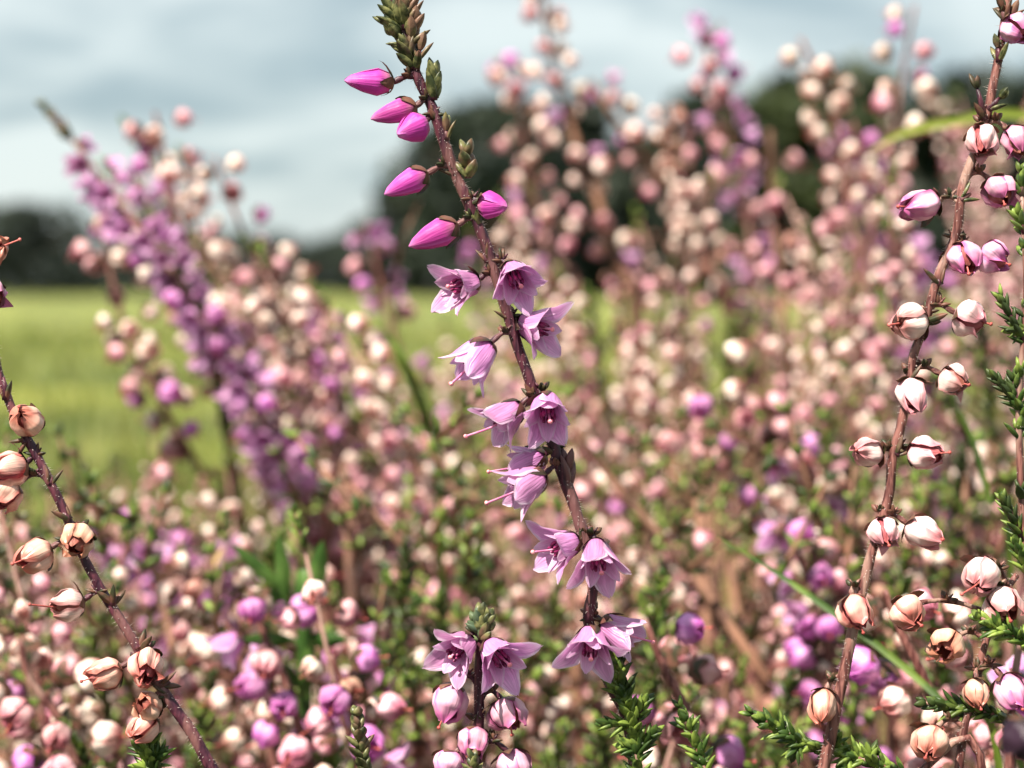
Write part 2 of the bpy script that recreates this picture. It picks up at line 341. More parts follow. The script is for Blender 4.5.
def add_tip(mb, base, d, L=.006, n=7, lw=.5, ll=1.7, m=0, mstem=1, r=.0004, spread=.45, seed=0, fat=1.0):
    """a leafy shoot: crossed pairs of short boat-shaped leaves pressed along a stalk"""
    r_ = random.Random(seed); n0 = len(mb.v)
    mb.tube([(0, 0, 0), (0, 0, L * .6), (0, 0, L)], [r, r * .7, r * .3], 6, mstem)
    for k in range(n):
        t = k / max(1, n - 1); z = L * (.04 + .9 * t)
        for q in range(2):
            th = q * math.pi + (k % 2) * math.pi / 2 + r_.uniform(-.25, .25)
            a = spread * (1.15 - .75 * t) * r_.uniform(.75, 1.25); l = ll * r_.uniform(.8, 1.15) * (1 - .3 * t)
            sb = len(mb.v); pts = []
            nu, nv = 7, 6
            for j in range(nv):
                tt = j / (nv - 1); wv = lw * interp([(0, .45), (.3, 1), (.7, .85), (1, .1)], tt)
                for i in range(nu):
                    an = math.pi * 2 * i / (nu - 1)
                    bend = .25 * tt * tt
                    pts.append(Vector((math.cos(an) * wv * .42 * fat + bend * l * .6 + .1, math.sin(an) * wv * .75, tt * l)) * mm)
            mb.grid(pts, nu, nv, m)
            mb.xform(sb, Matrix.Translation((0, 0, z)) @ Matrix.Rotation(th, 4, 'Z') @ Matrix.Rotation(a, 4, 'Y'))
    mb.xform(n0, frame(base, d, r_.uniform(0, 3)))
def hairs(mb, pts, rad, dens, L, m, seed=1):
    r_ = random.Random(seed)
    for k in range(len(pts) - 1):
        a, b = pts[k], pts[k + 1]; seg = (b - a).length
        for _ in range(int(dens * seg / mm + r_.random())):
            t = r_.random(); p = a.lerp(b, t); R = rad[k] + (rad[k + 1] - rad[k]) * t
            ax = (b - a).normalized(); o = ax.orthogonal().normalized(); o.rotate(Matrix.Rotation(r_.uniform(0, 6.28), 3, ax))
            o2 = (o + ax * r_.uniform(-.1, .7)).normalized(); l = L * r_.uniform(.5, 1.3); side = ax.cross(o) * .022 * mm
            s0 = p + o * R * .95; i0 = len(mb.v); mb.v += [s0 - side, s0 + side, s0 + ax * .03 * mm, s0 + o2 * l]
            for f in ((0, 1, 3), (1, 2, 3), (2, 0, 3)): mb.face(tuple(i0 + x for x in f), [(0, 0), (1, 0), (.5, 1)], m)

def stem_obj(parent, pts_px, rad, d, mats, hair=3.0, org=None, name='stem', seed=1, wob=.00012, bot=None):
    """pts_px: (x, y, extra depth mm); rad: list of radii in mm at the same points"""
    raw = [P(x, y, d + z * mm) for x, y, z in pts_px]
    if bot is not None:
        l = raw[-1]; dv = (raw[-1] - raw[-2]); e1 = l + dv.normalized() * .012
        raw += [e1, e1.lerp(bot, .25), e1.lerp(bot, .6), bot]; rad = list(rad) + [rad[-1], rad[-1] * 1.1, rad[-1] * 1.2, rad[-1] * 1.3]
    pts = spline(raw, 8); R = []
    for i in range(len(pts)):
        f = i / 8; k = min(int(f), len(rad) - 2); R.append((rad[k] + (rad[k + 1] - rad[k]) * (f - k)) * mm * (1 + .13 * mnoise.noise(pts[i] * 900)))
    pts = [p + mnoise.noise_vector(p * 350) * wob for p in pts]
    mb = MB(); org = org or Vector()
    q = [p - org for p in pts]; mb.tube(q, R, 10, 0)
    if hair: hairs(mb, q, R, hair * 1.6, .36 * mm, 1, seed)
    return link(name, mb.mesh(name, mats), parent), pts
def nearest(pts, p):
    k = min(range(len(pts)), key=lambda i: (pts[i] - p).length); return pts[k]
def pedicel(stem_pts, base, axis, org, rad=.2, up=(0, 0, .6), seed=0):
    s0 = min(stem_pts, key=lambda q: (q - base).length + 0.4 * abs(q.z - base.z))
    mid = s0.lerp(base, .5) + Vector(up) * mm * .8 - Vector(axis) * .3 * mm
    pts = spline([s0, mid, base + Vector(axis) * .1 * mm], 5); mb = MB(); q = [p - org for p in pts]
    mb.tube(q, [rad * mm * (1 + .2 * math.sin(i * 1.7)) for i in range(len(q))], 7, 0)
    hairs(mb, q, [rad * mm] * len(q), 4, .2 * mm, 1, seed)
    k = q[len(q) // 2]
    for s_ in (-1, 1): add_tip(mb, k, Vector((s_ * .5, -.2, .6)), .0007, 1, .38, .9, 2, 0, .00015, .5, seed)
    return mb
def local(parent_o, world_M, org): return Matrix.Translation(-org) @ world_M

ROLLS = random.Random(3)
OPEN_N = [0]
def place_open(par, org, sp, b, mth, dz, d, s=1.0, var=0, roll=None, st=1, lab=None, shift=0.0):
    var = OPEN_N[0]; OPEN_N[0] += 1
    base = P(*b, d + shift * mm); tip = P(*mth, d + (shift - dz) * mm); ax = (tip - base).normalized()
    roll = ROLLS.uniform(0, 1.57) if roll is None else roll
    s *= 1.1; f = link('flower', ME_OPEN[var % NV], par, local(par, frame(base, ax, roll, s), org))
    if lab: f['label'] = lab
    link('corolla', ME_INN[var % 3], f); link('stamens', ME_STAM[var % 2], f)
    if st is not None: link('style', ME_STYLE[st], f)
    link('bract', ME_BRACT[var % 3], f)
    pm = pedicel(sp, base, ax, Vector(), .2, seed=var); M = (Matrix.Translation(org) @ f.matrix_basis).inverted()
    pm.xform(0, M); link('pedicel', pm.mesh('pedicel', [M_STEM, M_HAIR, M_BRACTG]), f)
    return f
def place_bud(par, org, sp, b, tip, dz, d, s=1.0, var=0, shift=0.0):
    base = P(*b, d + shift * mm); t = P(*tip, d + (shift - dz) * mm); ax = (t - base).normalized()
    f = link('bud', ME_BUD[var % 3], par, local(par, frame(base, ax, ROLLS.uniform(0, 3), s), org))
    link('bract', ME_BRACTG[var % 3], f)
    pm = pedicel(sp, base, ax, Vector(), .22, seed=var); M = (Matrix.Translation(org) @ f.matrix_basis).inverted()
    pm.xform(0, M); link('pedicel', pm.mesh('pedicel', [M_STEM, M_HAIR, M_BRACTG]), f)
    return f
def place_bell(par, org, sp, c, dirpx, dz, d, s=1.0, var=0, meshes=None, st=0, shift=0.0, stemm=None):
    """c: centre in pixels, dirpx: direction of the mouth in the picture, dz towards the camera"""
    v = Vector((dirpx[0], -dirpx[1], 0)); v = CM @ Vector((v.x, v.y, dz)).normalized()
    cen = P(*c, d + shift * mm); base = cen - v * 1.25 * mm * s
    var = int(ROLLS.random() * 8); s *= .9; f = link('flower', (meshes or ME_BELL)[var], par, local(par, frame(base, v, ROLLS.uniform(0, 3), s), org) @ Matrix.Diagonal((ROLLS.uniform(.88, 1.06), ROLLS.uniform(.88, 1.06), ROLLS.uniform(.9, 1.1), 1)))
    if st is not None: link('style', ME_STYLER[st], f)
    link('bract', ME_BRACTB[var % 3], f)
    pm = pedicel(sp, base, v, Vector(), .2, seed=var); M = (Matrix.Translation(org) @ f.matrix_basis).inverted()
    pm.xform(0, M); link('pedicel', pm.mesh('pedicel', [stemm or M_STEM, M_HAIR, M_BRACTG]), f)
    return f
def leaf_cluster(par, org, base, tip, d, n=4, ll=1.7, lw=.5, mat=None, spread=.45, name='leaf_shoot', seed=0, shift=0.0, fat=1.0, r=.0003):
    lw *= .85
    a = P(*base, d + shift * mm); b = P(*tip, d + shift * mm); mb = MB()
    add_tip(mb, a - org, b - a, max((b - a).length - ll * .75 * mm, .0004), n, lw, ll, 0, 1, r, spread, seed, fat)
    return link(name, mb.mesh(name, [mat or M_LEAFO, M_STEM]), par)

# ------------------------------------------------------------------ the ground
gm, gn, gl = newmat('field_grass')
def ground_material():
    n, l = gn, gl
    tcn = n.new('ShaderNodeTexCoord')
    n1 = n.new('ShaderNodeTexNoise'); n1.inputs['Scale'].default_value = 0.55; n1.inputs['Detail'].default_value = 3
    n2 = n.new('ShaderNodeTexNoise'); n2.inputs['Scale'].default_value = 5; n2.inputs['Detail'].default_value = 6
    n3 = n.new('ShaderNodeTexNoise'); n3.inputs['Scale'].default_value = 60; n3.inputs['Detail'].default_value = 4
    for q in (n1, n2, n3): l.new(tcn.outputs['Object'], q.inputs[0])
    c = mixc(n, l, ramp(n, l, n1.outputs['Fac'], .44, .56), (0.075, 0.10, 0.015), (0.24, 0.25, 0.04))
    c = mixc(n, l, math_(n, l, 'MULTIPLY', ramp(n, l, n2.outputs['Fac'], .45, .65), .7), c, (0.07, 0.08, 0.015))
    c = mixc(n, l, math_(n, l, 'MULTIPLY', ramp(n, l, n3.outputs['Fac'], .4, .7), .4), c, (0.10, 0.13, 0.03))
    # earthy, mossy soil under the heather
    sp = n.new('ShaderNodeSeparateXYZ'); l.new(tcn.outputs['Object'], sp.inputs[0])
    near = ramp(n, l, math_(n, l, 'ADD', sp.outputs[1], math_(n, l, 'MULTIPLY', n2.outputs['Fac'], .4)), 1.5, 1.1)
    soil = mixc(n, l, ramp(n, l, n3.outputs['Fac'], .42, .6), (0.035, 0.022, 0.015), (0.035, 0.05, 0.015))
    c = mixc(n, l, near, c, soil)
    b = n.new('ShaderNodeBsdfPrincipled'); l.new(c, b.inputs['Base Color']); b.inputs['Roughness'].default_value = .9
    bu = n.new('ShaderNodeBump'); bu.inputs['Strength'].default_value = .6; bu.inputs['Distance'].default_value = .01
    l.new(n3.outputs['Fac'], bu.inputs['Height']); l.new(bu.outputs[0], b.inputs['Normal'])
    o = n.new('ShaderNodeOutputMaterial'); l.new(b.outputs[0], o.inputs[0])
ground_material()
def ground():
    mb = MB(); xs = [s * v for s, v in [(-1, 900), (-1, 300), (-1, 100), (-1, 40), (-1, 15), (-1, 5), (-1, 2), (-1, 1), (-1, .5), (1, 0), (1, .5), (1, 1), (1, 2), (1, 5), (1, 15), (1, 40), (1, 100), (1, 300), (1, 900)]]
    ys = [-900, -100, -20, -5, -1, 0, .3, .6, 1, 1.5, 2, 3, 4, 6, 8, 12, 18, 26, 36, 50, 75, 120, 300, 1500]
    pts = [Vector((x, y, .05 * mnoise.noise(Vector((x * .2, y * .2, 0))) if 2 < y < 100 else 0)) for y in ys for x in xs]
    mb.grid(pts, len(xs), len(ys)); tag(link('ground', mb.mesh('ground', gm)), kind='structure')
ground()

def grass():
    mb = MB(); r_ = random.Random(11)
    for i in range(16000):
        y = 1.3 * (12 / 1.3) ** r_.random(); x = r_.uniform(-.42, .30) * y
        h = r_.uniform(.02, .07) * (1 + y * .05); wd = .0012 * (1 + y * .35); a = r_.uniform(0, 6.28); l = r_.uniform(.1, .6) * h
        c, s = math.cos(a), math.sin(a); b = Vector((x, y, .05 * mnoise.noise(Vector((x * .2, y * .2, 0))) if y > 2 else 0)); n0 = len(mb.v)
        mb.v += [b + Vector((-s * wd, c * wd, 0)), b + Vector((s * wd, -c * wd, 0)), b + Vector((c * l * .4 + s * wd * .7, s * l * .4 - c * wd * .7, h * .6)),
                 b + Vector((c * l * .4 - s * wd * .7, s * l * .4 + c * wd * .7, h * .6)), b + Vector((c * l, s * l, h))]
        m = 0 if r_.random() < .72 else 1
        mb.face((n0, n0 + 1, n0 + 2, n0 + 3), [(0, 0), (1, 0), (1, .6), (0, .6)], m); mb.face((n0 + 3, n0 + 2, n0 + 4), [(0, .6), (1, .6), (.5, 1)], m)
    mg = rough_mat('meadow_green', (0.07, 0.105, 0.014), (0.21, 0.25, 0.035), 1.2, .5, trans=.3)
    ms = rough_mat('meadow_straw', (0.18, 0.16, 0.04), (0.32, 0.29, 0.09), 1.2, .5, trans=.3)
    tag(link('meadow_grass', mb.mesh('meadow_grass', [mg, ms])), 'blurred yellow-green meadow grass in the field behind the heather', 'grass', kind='stuff')
grass()

# ------------------------------------------------------------------ trees beyond the field
M_CROWN = [rough_mat('tree_foliage', (0.006, 0.014, 0.009), (0.018, 0.030, 0.013), .8, .6, c3=(.008, .016, .012), trans=.1),
           rough_mat('olive_tree_foliage', (0.010, 0.019, 0.005), (0.032, 0.045, 0.010), .8, .6, trans=.1)]
M_TRUNK = rough_mat('tree_bark', (0.05, 0.035, 0.025), (0.11, 0.08, 0.06), 4, .9)
HORIZ = P(512, 287, 1)
def tree(px, top, wpx, dist, label, seed, mat=0, base=None):
    r_ = random.Random(seed); x = (px - 512) / 2048 * dist; H = CAM_H + (287 - top) / 2048 * dist; Wd = wpx / 2048 * dist / 2
    name = 'tree' if H > 3 else 'bush'
    t = empty(name, (x, dist, 0)); tag(t, label, name, 'dark trees beyond the field')
    mb = MB(); mb.tube(spline([(0, 0, -.1), (.05 * H * r_.uniform(-1, 1), 0, H * .35), (0, 0, H * .75)], 4), [.04 * H * (1 - k / 9) + .01 for k in range(9)], 8)
    for k in range(6):
        a = r_.uniform(0, 6.28); z = H * r_.uniform(.2, .6)
        mb.tube([(0, 0, z), (math.cos(a) * Wd * .35, math.sin(a) * Wd * .35, z + H * .12), (math.cos(a) * Wd * .7, math.sin(a) * Wd * .6, z + H * .18)], [.015 * H, .01 * H, .004 * H], 5)
    link('trunk', mb.mesh('trunk', M_TRUNK), t)
    mb = MB(); lobes = []
    for k in range(26):
        a = r_.uniform(0, 6.28); rr = Wd * .75 * math.sqrt(r_.random()); z = H * (.06 + .82 * r_.random()); f = 1 - max(0, z / H - .45) ** 1.5 * 1.7
        lobes.append((Vector((math.cos(a) * rr * f, math.sin(a) * rr * f, z)), Wd * r_.uniform(.24, .4)))
    lobes.append((Vector((0, 0, H * .86)), H * .13))
    for c, R in lobes:
        for _ in range(150):
            v = Vector((r_.gauss(0, 1), r_.gauss(0, 1), r_.gauss(0, 1))).normalized() * R * r_.uniform(.45, 1.05); p = c + Vector((v.x, v.y, v.z * .8))
            if p.z > H or p.z < .05: continue
            s_ = H * r_.uniform(.03, .055); u = Vector((r_.gauss(0, 1), r_.gauss(0, 1), r_.gauss(0, 1))).normalized(); w_ = u.orthogonal().normalized(); n0 = len(mb.v)
            mb.v += [p - u * s_, p + w_ * s_ * .6, p + u * s_, p - w_ * s_ * .6]; mb.face((n0, n0 + 1, n0 + 2, n0 + 3), [(0, 0), (1, 0), (1, 1), (0, 1)])
    link('crown', mb.mesh('crown', M_CROWN[mat], False), t)
TREES = [(-40, 235, 130, 60, 'low dark tree cut by the left picture edge beyond the field', 0), (38, 203, 120, 55, 'rounded dark tree with the peak at the far left beyond the field', 0),
 (110, 240, 90, 62, 'low dark bush right of the rounded tree at the far left', 0), (175, 236, 100, 60, 'dark bush behind the pale left heather tips beyond the field', 0),
 (245, 232, 110, 58, 'low dark tree right of the purple heather spike beyond the field', 0), (315, 243, 90, 60, 'lowest dark bush where the tree line dips left of centre', 0),
 (372, 215, 90, 62, 'small dark tree at the left foot of the big centre tree', 0),
 (430, 128, 120, 52, 'tall dark tree directly behind the centre stem buds', 0), (500, 98, 140, 50, 'tall dark tree just right of the centre stem top', 0),
 (585, 90, 130, 54, 'broad dark tree topping the line between the centre stem and the notch', 0), (645, 135, 110, 56, 'dark tree in the notch of the tree line right of centre', 1),
 (715, 82, 120, 52, 'dark tree right of the notch behind mauve heather tips', 0), (790, 68, 140, 50, 'olive tinged tree behind the pale flower pair at upper right', 1),
 (870, 62, 140, 52, 'olive tinged tall tree left of the right flower stem', 1), (950, 62, 140, 50, 'dark tree directly behind the right flower stem top', 0),
 (1030, 60, 150, 54, 'dark tree cut by the right picture edge', 0)]
for i, (px, top, wp, di, lab, m) in enumerate(TREES): tree(px, top, wp * 1.55, di, lab, 200 + i, m)

# ------------------------------------------------------------------ background sprigs: prototypes
def bg_flower_mesh(mat, i, small=1.0):
    mb = join((bell_mesh(80 + i, 0, 1.4, 2.6, .45, .08), 0), (bracts(i, out=1.45, L=.75, wd=.6), 1), (style(3.5, 0, .5), 2))
    return mb.mesh('blurred_bell', [mat, M_BRACTG, M_STYLER, M_STYLER])
def bg_open_mesh(mat, i):
    mb = join((open_flower(70 + i, 1.0), 0), (stamens(i), 1), (bracts(i), 2))
    return mb.mesh('blurred_flower', [mat, M_ANTH, M_BRACT])
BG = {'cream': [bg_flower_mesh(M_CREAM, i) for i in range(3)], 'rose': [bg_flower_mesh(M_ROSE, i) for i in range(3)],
      'mauve': [bg_flower_mesh(M_MAUVE, i) for i in range(2)] + [bg_open_mesh(M_OPEN, 1)], 'brown': [bg_flower_mesh(M_BROWN, i) for i in range(2)],
      'lilac': [bg_open_mesh(M_OPEN, i) for i in range(3)], 'bud': [ME_BUD[1], ME_BUD[2]], 'magenta': [bg_open_mesh(M_BUD, 2), bg_open_mesh(M_MAUVE, 1)]}
def shoot_mesh(i):
    mb = MB(); add_tip(mb, (0, 0, 0), (0, 0, 1), .0045, 5, .55, 1.9, 0, 1, .0003, .55, i); return mb.mesh('leaf_shoot', [M_LEAF, M_STEMP])
ME_SHOOT = [shoot_mesh(i) for i in range(3)]
def bg_sprig_parts(root, pts, kinds, r_, step=2.3, fl_from=0.0, fl_to=1.0, rad=.55, tip=None, side=0, leafy=0, scale=1.0, smat=None, dense=1.0, gm=M_LEAF, hug=1.0):
    """pts run from the tip down to the foot (local coordinates)"""
    L = sum((pts[i + 1] - pts[i]).length for i in range(len(pts) - 1)); mb = MB()
    mb.tube(pts, [rad * mm * (.5 + 1.1 * i / len(pts)) for i in range(len(pts))], 7, 0)
    link('stem', mb.mesh('stem', smat or M_STEMP), root)
    tot, acc, nxt, ang, nfl = 0, 0, step * mm * .5, r_.uniform(0, 6), 0
    mbl = MB(); nl = 0
    for i in range(len(pts) - 1):
        a, b = pts[i], pts[i + 1]; seg = (b - a).length
        while nxt <= acc + seg:
            t = (nxt - acc) / seg; p = a.lerp(b, t); f = nxt / L; ax = (a - b).normalized()
            if fl_from <= f <= fl_to and r_.random() < dense and nfl < 96:
                for q in range(2 if r_.random() < .62 else 1):
                    an = ang + q * math.pi + r_.uniform(-.5, .5); o = ax.orthogonal().normalized(); o.rotate(Matrix.Rotation(an, 3, ax))
                    out_ = o * (1.1 + r_.uniform(0, 1.5)) * mm * hug * 1.3
                    dr = (o * 1.0 + Vector((0, 0, -r_.uniform(.1, .9))) + ax * .1).normalized()
                    kd = r_.choices([k for k, _ in kinds], [w_ for _, w_ in kinds])[0]
                    link('flower', r_.choice(BG[kd]), root, frame(p + out_, dr, r_.uniform(0, 3), scale * r_.uniform(.85, 1.15))); nfl += 1
            if leafy and r_.random() < leafy:
                o = ax.orthogonal().normalized(); o.rotate(Matrix.Rotation(r_.uniform(0, 6.28), 3, ax))
                link('leaf_shoot', r_.choice(ME_SHOOT), root, frame(p, o + ax * .9, r_.uniform(0, 3), r_.uniform(.6, 1.4)))
            ang += 1.57; nxt += step * mm * r_.uniform(.75, 1.25)
        acc += seg
    if tip:
        add_tip(mbl, pts[0], pts[0] - pts[2], tip * mm, max(3, int(tip)), .7, 2.0, 0, 1, .0004, .4, 5)
        nl += 1
    if nl: link('leaf_shoot', mbl.mesh('leaf_shoot', [gm, M_STEMP]), root)
    return nfl
def branch_curve(r_, Lf, total, bend=.2):
    n = 14; pts = []
    a1, a2 = r_.uniform(0, 6.28), r_.uniform(-bend, bend)
    for i in range(n + 1):
        t = i / n * total
        pts.append(Vector((math.cos(a1) * a2 * t * t / total * .9 + .0012 * math.sin(t * 90 + a1), math.sin(a1) * a2 * t * t / total * .9 + .0012 * math.cos(t * 70), -t)))
    return pts
PROTO_KINDS = [('pale cream', [('cream', 6), ('rose', 2), ('brown', .5)]), ('cream-rose', [('cream', 3), ('rose', 4), ('brown', .6)]),
               ('dusky rose', [('rose', 6), ('mauve', 1), ('cream', 1.2)]), ('mauve', [('mauve', 5), ('rose', 2), ('lilac', 1)]),
               ('brownish', [('brown', 2.2), ('cream', 2.5), ('rose', 2)])]
PROTOS = []
def make_protos():
    for ki, (tone, kinds) in enumerate(PROTO_KINDS):
        for v in range(2):
            r_ = random.Random(500 + ki * 10 + v); root = empty('heather_sprig', (0, 0, -5))
            Lf = [.055, .075][v]; tot = .27
            pts = branch_curve(r_, Lf, tot)
            bg_sprig_parts(root, pts, kinds, r_, 2.9, .01, Lf / tot * 1.35, .5, tip=5 if v else 3, leafy=.10, dense=.93)
            ch = [o for o in col.objects if o.parent is root]
            PROTOS.append([root, ch, tone, False])
make_protos()
def put_sprig(pi, tip_w, lean, rotz, s, label_later):
    pr = PROTOS[pi]
    if not pr[3]: root = pr[0]; pr[3] = True
    else:
        root = pr[0].copy(); col.objects.link(root)
        for c in pr[1]:
            k = c.copy(); col.objects.link(k); k.parent = root
    root.location = tip_w; root.rotation_euler = (lean[1], lean[0], 0)
    root.rotation_euler = (Matrix.Rotation(lean[0], 3, 'Y') @ Matrix.Rotation(lean[1], 3, 'X') @ Matrix.Rotation(rotz, 3, 'Z')).to_euler()
    root.scale = (s, s, s)
    label_later.append((root, pr[2])); return root

TOP = [(-60, 480), (60, 470), (120, 450), (200, 440), (260, 420), (330, 410), (400, 430), (430, 350), (460, 250), (500, 190), (560, 210), (620, 220), (680, 200), (720, 150), (800, 120), (880, 80), (960, 50), (1100, 40)]
def topy(x):
    for (a, ya), (b, yb) in zip(TOP, TOP[1:]):
        if x <= b: return ya + (yb - ya) * (x - a) / (b - a)
    return 0
FILL = []
def fill():
    r_ = random.Random(42); n = 0
    rows = [  # count, x range, depth range, extra y range
        (11, (470, 1060), (.33, .46), (0, 60)), (15, (440, 1060), (.30, .44), (50, 150)),
        (36, (380, 1080), (.26, .50), (110, 270)), (26, (-60, 480), (.28, .50), (0, 90)),
        (38, (-60, 1080), (.23, .44), (260, 420)), (44, (-60, 1080), (.19, .30), (380, 560)), (24, (110, 420), (.28, .38), (-330, -120)), (12, (-60, 270), (.27, .36), (-10, 60))]
    for ri, (cnt, xr, dr, yr) in enumerate(rows):
        for k in range(cnt):
            x = xr[0] + (k + r_.uniform(.1, .9)) / cnt * (xr[1] - xr[0]); d = r_.uniform(*dr); y = topy(x) + r_.uniform(*yr)
            if ri == 6: y = 120 + (x - 130) * .95 + r_.uniform(-10, 110)
            if ri in (4, 5): y = max(yr[0] + 120, min(y, 700)) if ri == 4 else r_.uniform(500, 700)
            wts = [4.6, 3, 1.2, .9, 1.6]
            pi = r_.choices(range(5), wts)[0] * 2 + r_.randrange(2)
            sgn = -1 if r_.random() < .68 else 1
            put_sprig(pi, P(x, y, d), (-r_.uniform(.35, .6) if ri == 6 else sgn * r_.uniform(.02, .42), r_.uniform(-.25, .2)), r_.uniform(0, 6.28), r_.uniform(.66, .88), FILL)
            FILL[-1] += (x, y, d, sgn)
fill()
ORD = ['first', 'second', 'third', 'fourth', 'fifth', 'sixth', 'seventh', 'eighth', 'ninth', 'tenth', 'eleventh', 'twelfth', 'thirteenth', 'fourteenth', 'fifteenth', 'sixteenth', 'seventeenth', 'eighteenth', 'nineteenth', 'twentieth', 'twenty-first', 'twenty-second', 'twenty-third', 'twenty-fourth', 'twenty-fifth', 'twenty-sixth', 'twenty-seventh', 'twenty-eighth', 'twenty-ninth', 'thirtieth'] + ['thirty-' + k for k in ('first', 'second', 'third', 'fourth', 'fifth', 'sixth', 'seventh', 'eighth', 'ninth')]
def label_fill():
    bands = [(-999, 150, 'tip against the sky', 'blurred heather sprigs against the sky'), (150, 330, 'tip in upper half', 'blurred heather sprigs of the upper half'),
             (330, 520, 'tip at middle height', 'blurred heather sprigs of the middle'), (520, 999, 'tip near the bottom', 'blurred heather sprigs near the bottom')]
    for lo, hi, txt, grp in bands:
        for tone in set(f[1] for f in FILL):
            L = sorted([f for f in FILL if lo <= f[3] < hi and f[1] == tone], key=lambda f: f[2])
            for i, f in enumerate(L):
                tag(f[0], f"blurred {tone} sprig, {ORD[i]} from left of its colour, {txt}" if len(L) > 1 else f"only blurred {tone} sprig, {txt}", 'heather sprig', grp)
label_fill()
for pr in PROTOS:                                                   # a prototype that found no place is removed
    if not pr[3]:
        for c in pr[1]: bpy.data.objects.remove(c)
        bpy.data.objects.remove(pr[0])

# ------------------------------------------------------------------ background sprigs the eye can pick out
def custom(path, kinds, label, r=1, foot=None, d_default=.3, **kw):
    pw = [P(x, y, d) for x, y, d in path]
    last = pw[-1]; dv = (pw[-1] - pw[-2]).normalized(); g = Vector((last.x + dv.x * .05 + random.Random(r).uniform(-.02, .02), last.y + .02, 0)) if foot is None else foot
    e1 = last + dv * .01; pw += [e1, e1.lerp(g, .25), e1.lerp(g, .6), g]
    org = pw[-1].copy(); pts = [p - org for p in spline(pw, 5)]
    Ltot = sum((pts[i + 1] - pts[i]).length for i in range(len(pts) - 1)); Lv = sum((Vector(pw[i + 1]) - Vector(pw[i])).length for i in range(len(path) - 1))
    f2 = kw.pop('f2', None)
    root = empty('heather_sprig', org); tag(root, label, 'heather sprig')
    bg_sprig_parts(root, pts, kinds, random.Random(r), fl_to=f2 if f2 else Lv / Ltot, **kw); return root
MG = [('lilac', 6), ('mauve', 3)]; MGL = [('lilac', 3), ('mauve', 2)]; CRM = [('cream', 4), ('rose', 2), ('mauve', .7)]; CR = [('cream', 4), ('rose', 1.4)]
def customs():
    c = custom
    c([(72, 140, .27), (88, 160, .27), (115, 200, .27), (165, 262, .27), (215, 340, .272), (262, 420, .275), (300, 500, .28)], MG, 'blurred purple heather spike leaning left with a green tip against the sky', 1, step=1.35, tip=6, gm=M_LEAFO, fl_from=0, dense=1.0, scale=.88, hug=.55)
    c([(155, 112, .30), (165, 160, .30), (178, 230, .30), (205, 300, .30), (245, 380, .31)], CRM, 'pale blurred heather sprig with a cream tip beside the purple spike', 2, step=2.6, dense=.95)
    c([(215, 158, .31), (232, 205, .31), (262, 275, .31), (300, 350, .32), (330, 430, .32)], CRM, 'blurred rose and cream sprig with dark dotted tip left of centre', 3, step=2.8, dense=.9)
    c([(100, 215, .29), (110, 270, .29), (128, 335, .29), (160, 400, .29), (200, 470, .30)], CRM, 'pale pink column of blurred bells at the edge of the field', 4, step=2.5)
    c([(258, 245, .32), (290, 300, .32), (320, 360, .32), (360, 430, .32), (390, 500, .32)], CR, 'cream blurred sprig leaning over the field right of the purple spike', 5, step=2.6)
    c([(365, 222, .36), (372, 245, .36), (378, 275, .36), (395, 340, .36), (425, 420, .36)], [('rose', 2), ('mauve', 3)], 'short mauve sprig tip alone over the field left of the centre stem', 6, step=3.0, f2=.22)
    c([(545, -15, .36), (548, 40, .36), (565, 110, .36), (598, 200, .36), (620, 270, .36)], CRM, 'tall pale pink blurred sprig with tan stem just right of the centre stem', 7, step=3.2, rad=.9, smat=M_TWIG)
    c([(500, 55, .37), (520, 110, .37), (530, 180, .37), (560, 260, .37)], CRM, 'pale blurred sprig between the centre stem and the tall pink sprig', 8, step=3.0)
    c([(590, 80, .37), (620, 125, .37), (662, 180, .37), (705, 250, .37), (730, 320, .38)], CRM, 'leaning blurred sprig with a tan stem over the notch of the trees', 9, step=3.6, rad=.9, smat=M_TWIG)
    c([(663, 105, .36), (675, 145, .36), (690, 200, .36), (712, 270, .36)], [('brown', 3), ('cream', 1.5), ('rose', 1)], 'narrow brown pink blurred spike pointing up in front of the tree notch', 10, step=1.9, hug=.6, scale=.75)
    c([(722, 22, .36), (706, 62, .36), (728, 130, .36), (745, 200, .36), (755, 280, .36)], [('lilac', 3), ('mauve', 2), ('rose', 3)], 'blurred sprig with a mauve tip above the dark trees right of centre', 11, step=2.6)
    c([(800, 38, .33), (825, 90, .33), (842, 150, .33), (852, 230, .33)], CR, 'blurred sprig tipped by a pair of cream bells at upper right', 12, step=3.6, rad=.7)
    c([(915, 5, .32), (905, 60, .32), (895, 130, .32), (880, 210, .32)], CRM, 'blurred cream sprig rising out of the top edge left of the right stem', 13, step=3.0)
    c([(852, 120, .34), (868, 175, .34), (885, 215, .34), (905, 270, .34)], MG, 'mauve blurred cluster left of the upper bells of the right stem', 14, step=2.4, f2=.3)
    c([(690, 385, .25), (715, 415, .25), (750, 445, .25), (790, 470, .255), (830, 520, .26)], [('mauve', 3), ('rose', 3), ('cream', 1)], 'dense dark mauve cluster of bells right of the centre stem', 15, step=1.5, hug=1.7, dense=1.0)
    c([(770, 130, .35), (775, 230, .35), (785, 330, .34), (790, 420, .34)], [('rose', 1)], 'upright bare tan blurred stem among the bells at upper right', 16, step=9, rad=1.0, smat=M_TWIG)
    c([(575, 430, .24), (620, 490, .24), (690, 570, .235), (750, 655, .23), (850, 800, .23)], [('rose', 1)], 'bare reddish tan blurred stem crossing right of the centre stem', 17, step=12, rad=.75, smat=M_TWIG)
    c([(95, 525, .25), (130, 545, .25), (165, 565, .25), (205, 590, .255)], MG, 'purple blurred flower row behind the left stem', 18, step=2.0, f2=.12)
